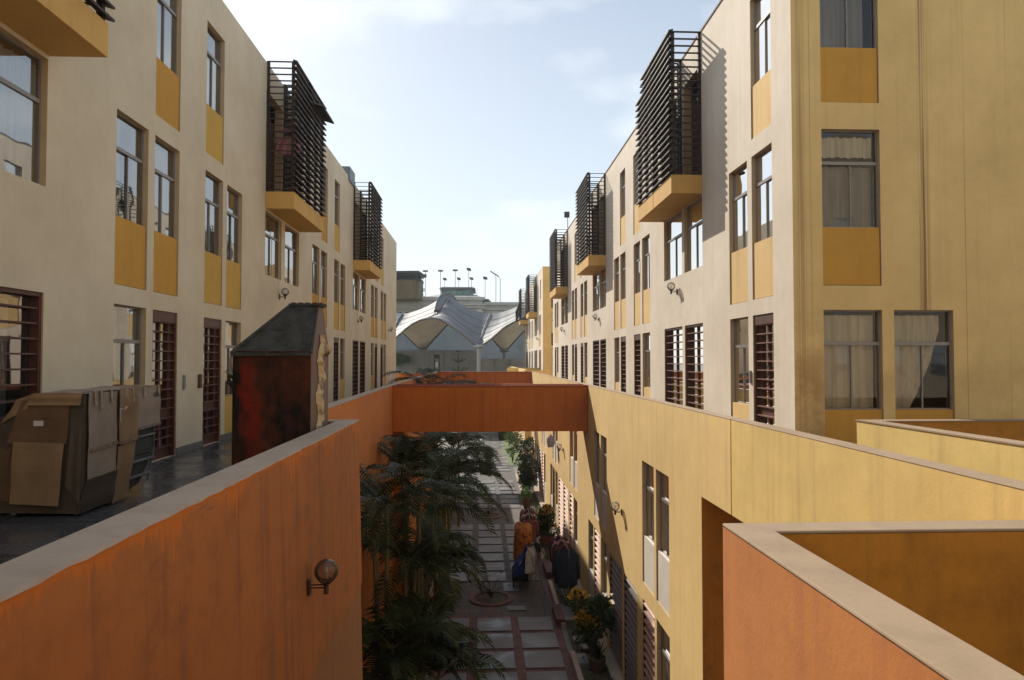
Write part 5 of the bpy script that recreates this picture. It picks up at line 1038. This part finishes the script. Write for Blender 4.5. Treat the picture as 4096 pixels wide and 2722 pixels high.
# poles
POL = [(637, 185, 620, 'flat'), (875, 180, 600, 'flat'), (1107, 172, 600, 'flat'), (1320, 155, 600, 'tilt'), (942, 308, 440, 'tilt'), (1162, 303, 430, 'tilt'), (1362, 300, 440, 'tilt'), (1577, 293, 620, 'tilt'), (1747, 200, 690, 'curve'), (1815, 242, 690, 'curve'), (599, 270, 600, 'side')]
names = ['first pole from the left, tall with a flat head, next to the brown tower', 'tall pole with flat head at the left edge of the green lantern', 'tall pole with flat head in front of the middle of the green lantern', 'tallest pole, with tilted head, right part of the green lantern', 'short pole with tilted head above the left part of the green lantern', 'short pole with tilted head above the middle of the green lantern', 'short pole with tilted head above the right end of the green lantern', 'pole with tilted head standing right of the green lantern', 'tall pole with curved neck, left one of the pair over the right wing', 'tall pole with curved neck, right one of the pair over the right wing', 'thin pole with small sideways head touching the brown tower']
for (zx, y0, y1, kd), lb in zip(POL, names):
    x = (1540 + .2542 * zx) / 1.7363; ya = (1040 + .2542 * y0) / 1.7363; Y = 135 if y1 < 500 else 118; p = at(x, ya, Y); t = empty('floodlight_pole', (p.x, Y, GROUND), lb.replace('pole', 'floodlight pole', 1), 'floodlight pole', 'floodlight poles on the far roof')
    b = MB()
    if kd == 'curve': b.tube([(p.x, Y, GROUND), (p.x, Y, p.z - .8), (p.x - .15, Y, p.z - .35), (p.x - .6, Y, p.z)], [.055, .05, .04, .035], 8)
    else: b.tube([(p.x, Y, GROUND), (p.x, Y, p.z)], [.055, .045], 8)
    b.build('pole', M['galv'], t); b = MB()
    if kd == 'flat': b.box(p.x - .42, p.x + .42, Y - .3, Y + .3, p.z - .05, p.z + .2)
    elif kd == 'tilt': b.hexa([(p.x - .3, Y - .2, p.z - .14), (p.x + .42, Y - .2, p.z - .24), (p.x + .42, Y + .1, p.z - .24), (p.x - .3, Y + .1, p.z - .14), (p.x - .4, Y, p.z + .36), (p.x + .32, Y, p.z + .26), (p.x + .32, Y + .3, p.z + .26), (p.x - .4, Y + .3, p.z + .36)])
    elif kd == 'curve': b.hexa([(p.x - 1.0, Y - .2, p.z + .2), (p.x - .3, Y - .2, p.z - .3), (p.x - .3, Y + .2, p.z - .3), (p.x - 1.0, Y + .2, p.z + .2), (p.x - .95, Y - .2, p.z + .32), (p.x - .2, Y - .2, p.z - .16), (p.x - .2, Y + .2, p.z - .16), (p.x - .95, Y + .2, p.z + .32)])
    else: b.box(p.x - .1, p.x + .6, Y - .3, Y + .3, p.z - .05, p.z + .45)
    b.build('lamp_head', M['metal'], t, bevel=.03)
b = MB(); p = at(1099, 665, 116); b.tube([(p.x, 116, GROUND), (p.x, 116, p.z)], [.06, .03], 6); b.build('flagpole', M['galv'], label='thin bare mast on the roof of the far building', cat='mast')
b = MB(); p = at(1306, 497, 38); b.box(p.x - .14, p.x + .14, 37.9, 38.1, p.z - .1, p.z + .2); b.tube([(p.x + .05, 38, 7.2), (p.x + .05, 38, p.z)], .02, 6); b.build('roof_box_mast', M['metal'], label='small dark box on a thin mast on the right roof above the third balcony', cat='mast')
# norfolk pine
t = empty('pine_tree', at(1056, 870, 76), 'tiered pine sapling in front of the far grey wall', 'pine tree'); p = at(1056, 811, 76); b = MB(); b.tube([(p.x, 76, GROUND), (p.x, 76, p.z)], [.12, .04], 6); b.build('trunk', M['bark'], t)
b = MB(); rnd = random.Random(9)
for (yy, rr) in ((811, .22), (831, .85), (853, 1.35), (880, 1.7)):
    z = at(1056, yy, 76).z
    for k in range(12):
        a = k * math.pi / 6 + yy
        for s in range(14):
            q = s / 14; c = Vector((p.x + math.cos(a) * rr * q, 76 + math.sin(a) * rr * q, z + .25 * q * q * rr + rnd.uniform(-.02, .02) - .25 * (1 - q) * (rr > .5)))
            for h in (-1, 1): d = Vector((-math.sin(a) * h * .09 + math.cos(a) * .05, math.cos(a) * h * .09 + math.sin(a) * .05, .06)); b.quad(c, c + d * .6 + Vector((0, 0, .05)), c + d * 1.2, c + d * .6 - Vector((0, 0, .04)))
b.build('crown', M['leaf'], t, recalc=False)
b = MB(); rnd = random.Random(13)
for i in range(900):
    x = rnd.uniform(0, 1) ** 2.2; c = at(912 + x * 34, 812 + rnd.random() * (30 - 18 * x) + 8 * x, 87.2) + Vector((0, rnd.uniform(-.4, .4), 0)); d = Vector((rnd.gauss(0, .12), rnd.gauss(0, .1), -.15)); b.quad(c, c + Vector((.07, 0, -.05)), c + d, c + Vector((-.07, 0, -.05)))
b.build('climbing_plant', M['leaf'], recalc=False, label='dark climbing plant hanging over the left end of the far grey wall', cat='climbing plant')

# tensile tent
def tentmat(name, c, tr):
    m, n, l, b = mat(name); o = n['Material Output']; g = n.new('ShaderNodeNewGeometry'); z = noise(n, l, .5, mapping(n, l, g.outputs['Position'], (1.6, 1, .5)).outputs[0], 7, .6); r = ramp(n, .3, .7, c4(c, .82), c4(c, 1.08)); l.new(z.outputs[0], r.inputs[0]); l.new(r.outputs[0], b.inputs['Base Color']); b.inputs['Roughness'].default_value = .62; b.inputs['Specular IOR Level'].default_value = .3
    t = n.new('ShaderNodeBsdfTranslucent'); l.new(r.outputs[0], t.inputs[0]); mx = n.new('ShaderNodeMixShader'); mx.inputs[0].default_value = tr; l.new(b.outputs[0], mx.inputs[1]); l.new(t.outputs[0], mx.inputs[2]); l.new(mx.outputs[0], o.inputs[0]); return m
M['tent'] = tentmat('tent_membrane', (.21, .22, .24), .06); M['tent_in'] = tentmat('tent_underside_membrane', (.36, .30, .21), .12)
TT = empty('tensile_tent', (-2.5, 78, GROUND), 'large grey white tensile tent roof with scalloped edges and a hooped peak', 'tent roof')
top = [(880, 712), (900, 718), (915, 720.5), (926.5, 723.4), (940, 722), (952.8, 718.3), (967, 713.5), (982, 707), (996, 700), (1007, 692.7), (1014, 684), (1022, 679), (1033, 677.5), (1042, 682), (1052.4, 694), (1064, 702), (1077.3, 708.8), (1088, 713.5), (1099.2, 717.6), (1115.4, 722), (1130, 722.4), (1150.5, 721), (1172.5, 714.6), (1192, 706.6), (1208, 700), (1225, 690)]
bot = [(880, 806), (900, 790), (914, 778), (930, 763), (946.2, 749.7), (966.8, 739.4), (979.6, 735.6), (992, 734), (1004, 734.3), (1016, 738), (1028.4, 744.6), (1043.9, 756.2), (1064.4, 770.3), (1080, 783), (1095.3, 796), (1103, 797.8), (1110.7, 796), (1122, 788.5), (1133.8, 780.6), (1159.6, 757.5), (1185.3, 742), (1207, 733), (1225, 728)]
def ip(L, x):
    for (a, b_) in zip(L, L[1:]):
        if a[0] <= x <= b_[0]: return a[1] + (b_[1] - a[1]) * (x - a[0]) / (b_[0] - a[0])
    return L[-1][1]
def sm(L, x): return (ip(L, x - 4) + 2 * ip(L, x) + ip(L, x + 4)) / 4
def low(x): # how far out the front edge stands: the low points are pulled forward
    return 74 + 4.0 * (1 - min(1, abs(x - 1103) / 60)) * 0 + (797 - ip(bot, x)) * .02
def Tp(x): return at(x, sm(top, max(884, min(1221, x))), 84)
def Bp(x): return at(x, ip(bot, x), 75)
def TF(u, v):
    x = 884 + (1221 - 884) * u; a = Tp(x); c = Bp(x); p = a.lerp(c, v); sag = math.sin(math.pi * v) * .55; return p + Vector((0, -.15 * sag, -sag))
b = MB(); b.grid(TF, 96, 14); b.build('membrane', M['tent'], TT, smooth=True, recalc=False)
b = MB()
for v in (.18, .36, .54, .72, .88):
    b.tube([TF(u / 60, v) + Vector((0, -.05, .03)) for u in range(61)], .02, 5, cap=False)
b.build('seam', simple('membrane_seam', (.15, .155, .17), .8), TT)
b = MB(); b.tube([Bp(884 + i * 3.4) for i in range(100)], .1, 6, cap=False); b.build('edge_cable', simple('edge_beige', (.16, .14, .11), .6), TT)
# valley and ridge cords
b = MB(); b.tube([TF((x - 884) / 337, v) + Vector((0, -.08, .06)) for x, v in ((1130, .0), (1122, .2), (1115, .42), (1109, .65), (1105, .85), (1103, 1))], .06, 6); b.build('ridge_cord', M['galv'], TT)
b = MB(); b.tube([TF((x - 884) / 337, v) + Vector((0, -.08, .06)) for x, v in ((928, .0), (918, .2), (908, .5), (900, .9))], .08, 6)
b.tube([TF((x - 884) / 337, v) + Vector((0, -.08, .06)) for x, v in ((1003, .45), (995, .6), (985, .78), (972, .95))], .05, 6); b.build('ridge_cord', M['galv'], TT)
# rear half, seen from underneath
rear = [(880, 770), (928, 765), (966.7, 803.7), (979.5, 803.7), (1033, 744), (1060, 742), (1122, 765), (1156, 805), (1168, 805), (1215, 752), (1225, 745)]
def RF(u, v):
    x = 884 + 337 * u; a = Tp(x) + Vector((0, .05, -.1)); c = at(x, sm(rear, x), 93); p = a.lerp(c, v); return p + Vector((0, 0, -math.sin(math.pi * v) * .8))
b = MB(); b.grid(RF, 90, 10); b.build('rear_membrane', M['tent_in'], TT, smooth=True, recalc=False)
b = MB(); b.tube([at(884 + i * 3.4, sm(rear, 884 + i * 3.4), 93) for i in range(100)], .16, 6, cap=False); b.build('rear_edge_cable', M['metal'], TT)
# peak hoop
hp = [(1003, 716, 80), (1004, 706, 80.6), (1008, 692, 81.5), (1015, 682, 82.3), (1024, 677, 83), (1033, 676, 83.6), (1041, 679, 84), (1047, 686, 84), (1052, 694, 84)]
hq = [(1013, 716, 80), (1019, 706, 80), (1026, 694, 80.5), (1033, 685, 81), (1040, 680, 82), (1045, 681, 83), (1049, 687, 83.5), (1052, 693, 84), (1054, 697, 84)]
hr = [(1003, 716, 80), (1000, 710, 80), (1004, 694, 81), (1012, 682, 82), (1022, 676.5, 82.5), (1031, 675.5, 83.4)]
b = MB(); b.tube([at(*p) for p in hp], .1, 6); b.build('hoop', M['galv'], TT); b = MB(); 
A = [at(*p) for p in hp]; Bq = [at(x - 1.5 + (i > 5) * 1.5, y + 3 + 6 * math.sin(i / 8 * 3.14), Y + .8) for i, (x, y, Y) in enumerate(hq)]
for i in range(8): b.quad(A[i] + Vector((0, 0, -.05)), A[i + 1] + Vector((0, 0, -.05)), Bq[i + 1], Bq[i])
b.build('hood', M['tent'], TT, smooth=True, recalc=False)
b = MB(); b.tube([at(*p) for p in hq[:6]], .07, 6); b.tube([at(1000, 717, 79.8), at(1013, 717, 79.8)], .16, 6); b.build('hoop', M['metal'], TT)
for (x, y, Y, r_) in ((1103, 799, 75, .22), (1162, 808, 93, .28), (973, 806, 93, .25), (895, 800, 75, .2)):
    p = at(x, y, Y); b = MB(); b.tube([(p.x, Y, GROUND), (p.x, Y, p.z)], r_, 10); b.lathe((p.x, Y, p.z), [(0, -.3), (r_ * 2, -.15), (r_ * 2.6, .0), (r_ * 2.4, .15), (0, .2)], 12); b.build('mast', M['galv'] if x != 1103 else simple('white_mast', (.4, .41, .42), .5), TT)

b = MB(); b.box(-60, 60, -20, 145, GROUND - 1, 22); hz = b.build('haze', None, kind='stuff', label='thin pale daylight haze over the alley and the square', cat='haze')
hm = bpy.data.materials.new('haze'); hm.use_nodes = True; hn = hm.node_tree.nodes
for n_ in list(hn):
    if n_.type != 'OUTPUT_MATERIAL': hn.remove(n_)
pv = hn.new('ShaderNodeVolumePrincipled'); pv.inputs['Density'].default_value = .00045; pv.inputs['Color'].default_value = (.9, .95, 1, 1); pv.inputs['Anisotropy'].default_value = .25
hm.node_tree.links.new(pv.outputs[0], hn['Material Output'].inputs['Volume'])
hz.data.materials.clear(); hz.data.materials.append(hm)
